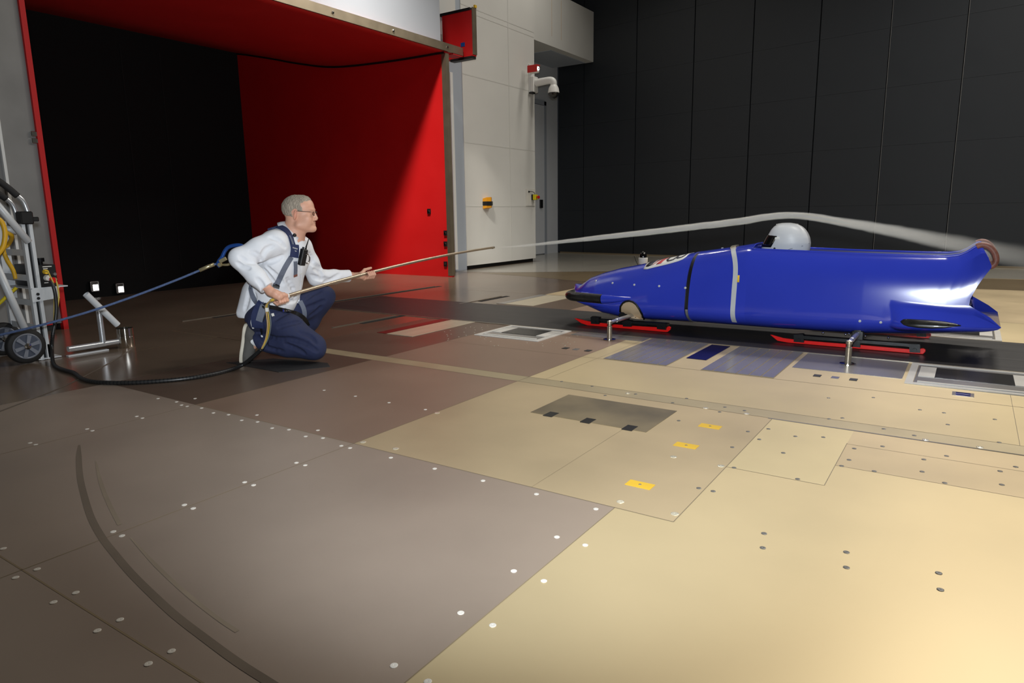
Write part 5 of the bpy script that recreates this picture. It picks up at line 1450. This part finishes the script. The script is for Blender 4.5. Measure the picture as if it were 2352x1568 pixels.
# tube stand in front of the cart
st = thing('tube_stand', F(240, 800), 'aluminium tube stand with chrome cup and slanted tube beside the hand truck', 'stand')
xs_ = -5.55; za = .055; cupc = F(288, 796); cupc.x = xs_
MB().tube([(xs_, yN+.14, za), (xs_, cupc.y-.05, za)], .022, 16).build('base_tube', 'aluminium', st, True, 50)
zc2 = PX(287, 753, xs_).z; rc2 = .062
MB().lathe((xs_, cupc.y, .001), (0, 0, 1), [(0, rc2*.97), (.003, rc2), (zc2*.55, rc2), (zc2*.55+.002, rc2*.97), (zc2, rc2*.97), (zc2+.001, rc2*.88), (zc2-.06, rc2*.86), (zc2-.061, .001)], 36).build('cup', 'chrome', st, True, 35)
yp = PX(237, 790, xs_).y; zt3 = PX(230, 704, xs_).z
MB().tube([(xs_, yp, za), (xs_, yp, zt3)], .021, 16).build('post', 'aluminium', st, True, 50)
e0, e1 = PX(197, 675, xs_+.03), PX(270, 746, xs_+.03)
dd_ = (e1-e0).normalized(); u_ = Vector((1, 0, 0)); v_ = dd_.cross(u_)
ring = [(math.cos(2*math.pi*k/24)*.024, math.sin(2*math.pi*k/24)*.024) for k in range(24)]
vs = [e0+u_*a+v_*b2 for a, b2 in ring]+[e1+u_*a+v_*b2 for a, b2 in ring]+[e0+(u_*a+v_*b2)*.85 for a, b2 in ring]+[e1+(u_*a+v_*b2)*.85 for a, b2 in ring]
fs = []
for k in range(24):
    j = (k+1) % 24; fs += [(k, j, 24+j, 24+k), (48+j, 48+k, 72+k, 72+j), (k, 48+k, 48+j, j), (24+k, 24+j, 72+j, 72+k)]
link('slanted_tube', vs, fs, 'alu_paint', st, True, None, 40)
MB().box((xs_-.02, yN+.13, .001), (xs_+.02, yN+.42, .009)).build('foot_plate', 'alu_paint', st)

# lanyard and snap hook
ly = thing('safety_lanyard', J(300, 690, 4.5), 'blue safety lanyard with snap hook, stretched from the back of kneeling man to left edge', 'lanyard')
lp = [(504, 607, 4.78), (492, 607, 4.78), (470, 616, 4.75), (400, 645, 4.69), (300, 683, 4.60), (200, 717, 4.50), (100, 745, 4.41), (0, 769, 4.33), (-80, 786, 4.27), (-200, 806, 4.2)]
MB().tube(spline([J(*p) for p in lp], 8), .0078, 10).build('rope', 'rope_blue', ly, True)
MB().tube([J(*p) for p in ((492, 607, 4.775), (478, 612, 4.755), (458, 621, 4.735))], .0125, 10).build('rope_sleeve', 'brass', ly, True)
hkp = [(505, 613), (500, 606), (503, 599), (510, 590), (516, 577), (524, 568), (536, 564), (550, 563), (560, 567), (565, 576)]
MB().tube(spline([J(x, y, 4.78) for x, y in hkp], 5), [.011]*10+[.013]*36, 10).build('hook_body', 'hook_blue', ly, True)
MB().tube([J(508, 608, 4.77), J(522, 608, 4.77), J(537, 604, 4.77), J(555, 600, 4.78), J(566, 590, 4.79)], .0085, 10).build('hook_gate', 'brass', ly, True)
MB().bbox(J(512, 597, 4.765), (HR*.9+Vector((0, 0, .45)))*.026, (Vector((0, 0, .9))-HR*.45)*.012, HF*.009, .25).build('hook_lever', 'brass', ly)
MB().lathe(J(505, 608, 4.765), HF, [(-.008, .014), (.016, .014)], 16).build('swivel', 'brass', ly)
MB().tube([J(565, 578, 4.785), J(578, 572, 4.80), J(590, 575, 4.80)], .010, 8).build('back_ring', 'chrome', ly, True)

# ------------------------------------------------------------------ smoke
SPX = [(1142, 567.5, .006), (1180, 566, .010), (1230, 561.5, .013), (1280, 556, .016), (1340, 549.5, .019), (1400, 543, .022), (1500, 532, .024), (1600, 520, .025), (1700, 508, .026), (1760, 498.5, .025), (1800, 494.5, .024),
       (1830, 494.5, .024), (1870, 499, .026), (1940, 511, .030), (2000, 521, .037), (2060, 532, .043), (2150, 551, .052), (2250, 571, .064), (2352, 592, .078), (2440, 608, .09)]
SP = [(PY(x, y, YS), r) for x, y, r in SPX]
x0_, x1_ = SP[0][0].x, SP[-1][0].x
path = spline([p for p, r in SP], 6); rad_ = [float(np.interp(p.x, [q.x for q, r in SP], [r for q, r in SP]))*1.3 for p in path]
m = bpy.data.materials.new('smoke'); m.use_nodes = True; nt = m.node_tree; nt.nodes.clear()
out = nt.nodes.new('ShaderNodeOutputMaterial'); vol = nt.nodes.new('ShaderNodeVolumePrincipled')
nt.links.new(vol.outputs[0], out.inputs['Volume']); vol.inputs['Color'].default_value = (1, .92, .80, 1); vol.inputs['Anisotropy'].default_value = -.48
geo = nt.nodes.new('ShaderNodeNewGeometry'); sep = nt.nodes.new('ShaderNodeSeparateXYZ'); nt.links.new(geo.outputs['Position'], sep.inputs[0])
def math_(op, a, b=None, c=None):
    n = nt.nodes.new('ShaderNodeMath'); n.operation = op
    for i, q in enumerate((a, b, c)):
        if q is None: continue
        if isinstance(q, (int, float)): n.inputs[i].default_value = q
        else: nt.links.new(q, n.inputs[i])
    return n.outputs[0]
u = math_('DIVIDE', math_('SUBTRACT', sep.outputs['X'], x0_), x1_-x0_)
def curve(vals, vmax):
    n = nt.nodes.new('ShaderNodeFloatCurve'); c = n.mapping.curves[0]
    pts = [((p.x-x0_)/(x1_-x0_), v/vmax) for (p, r), v in zip(SP, vals)]
    c.points[0].location = pts[0]; c.points[1].location = pts[-1]
    for q in pts[1:-1]: c.points.new(*q)
    n.mapping.update(); nt.links.new(u, n.inputs['Value']); return math_('MULTIPLY', n.outputs[0], vmax)
zc_ = curve([p.z for p, r in SP], 1.2); rc3 = curve([r for p, r in SP], .12)
den = curve([10, 28, 46, 66, 90, 115, 130, 140, 140, 135, 125, 110, 84, 48, 27, 16, 8.5, 4.4, 2.4, 1.6], 140)
dz = math_('SUBTRACT', sep.outputs['Z'], zc_); dy = math_('SUBTRACT', sep.outputs['Y'], YS)
nz = nt.nodes.new('ShaderNodeTexNoise'); nz.inputs['Scale'].default_value = 7; nz.inputs['Detail'].default_value = 4
mp = nt.nodes.new('ShaderNodeMapping'); mp.inputs['Scale'].default_value = (1.2, 5, 5); nt.links.new(geo.outputs['Position'], mp.inputs[0]); nt.links.new(mp.outputs[0], nz.inputs['Vector'])
dist = math_('DIVIDE', math_('SQRT', math_('ADD', math_('MULTIPLY', dz, dz), math_('MULTIPLY', dy, dy))), rc3)
fall = nt.nodes.new('ShaderNodeMapRange'); fall.interpolation_type = 'SMOOTHSTEP'
fall.inputs['From Min'].default_value = 1.25; fall.inputs['From Max'].default_value = .45
nt.links.new(math_('ADD', dist, math_('MULTIPLY', math_('SUBTRACT', nz.outputs['Fac'], .5), .55)), fall.inputs['Value'])
nt.links.new(math_('MULTIPLY', math_('MULTIPLY', fall.outputs[0], den), math_('ADD', math_('MULTIPLY', nz.outputs['Fac'], 1.0), .5)), vol.inputs['Density'])
try: m.cycles.volume_step_rate = .05
except Exception as e: print(e)
o = MB().tube(path, rad_, 14).build('smoke_trail', m, None, True)
tag(o, 'thin grey smoke trail streaming from wand tip over the white helmet', 'smoke', None, 'stuff')
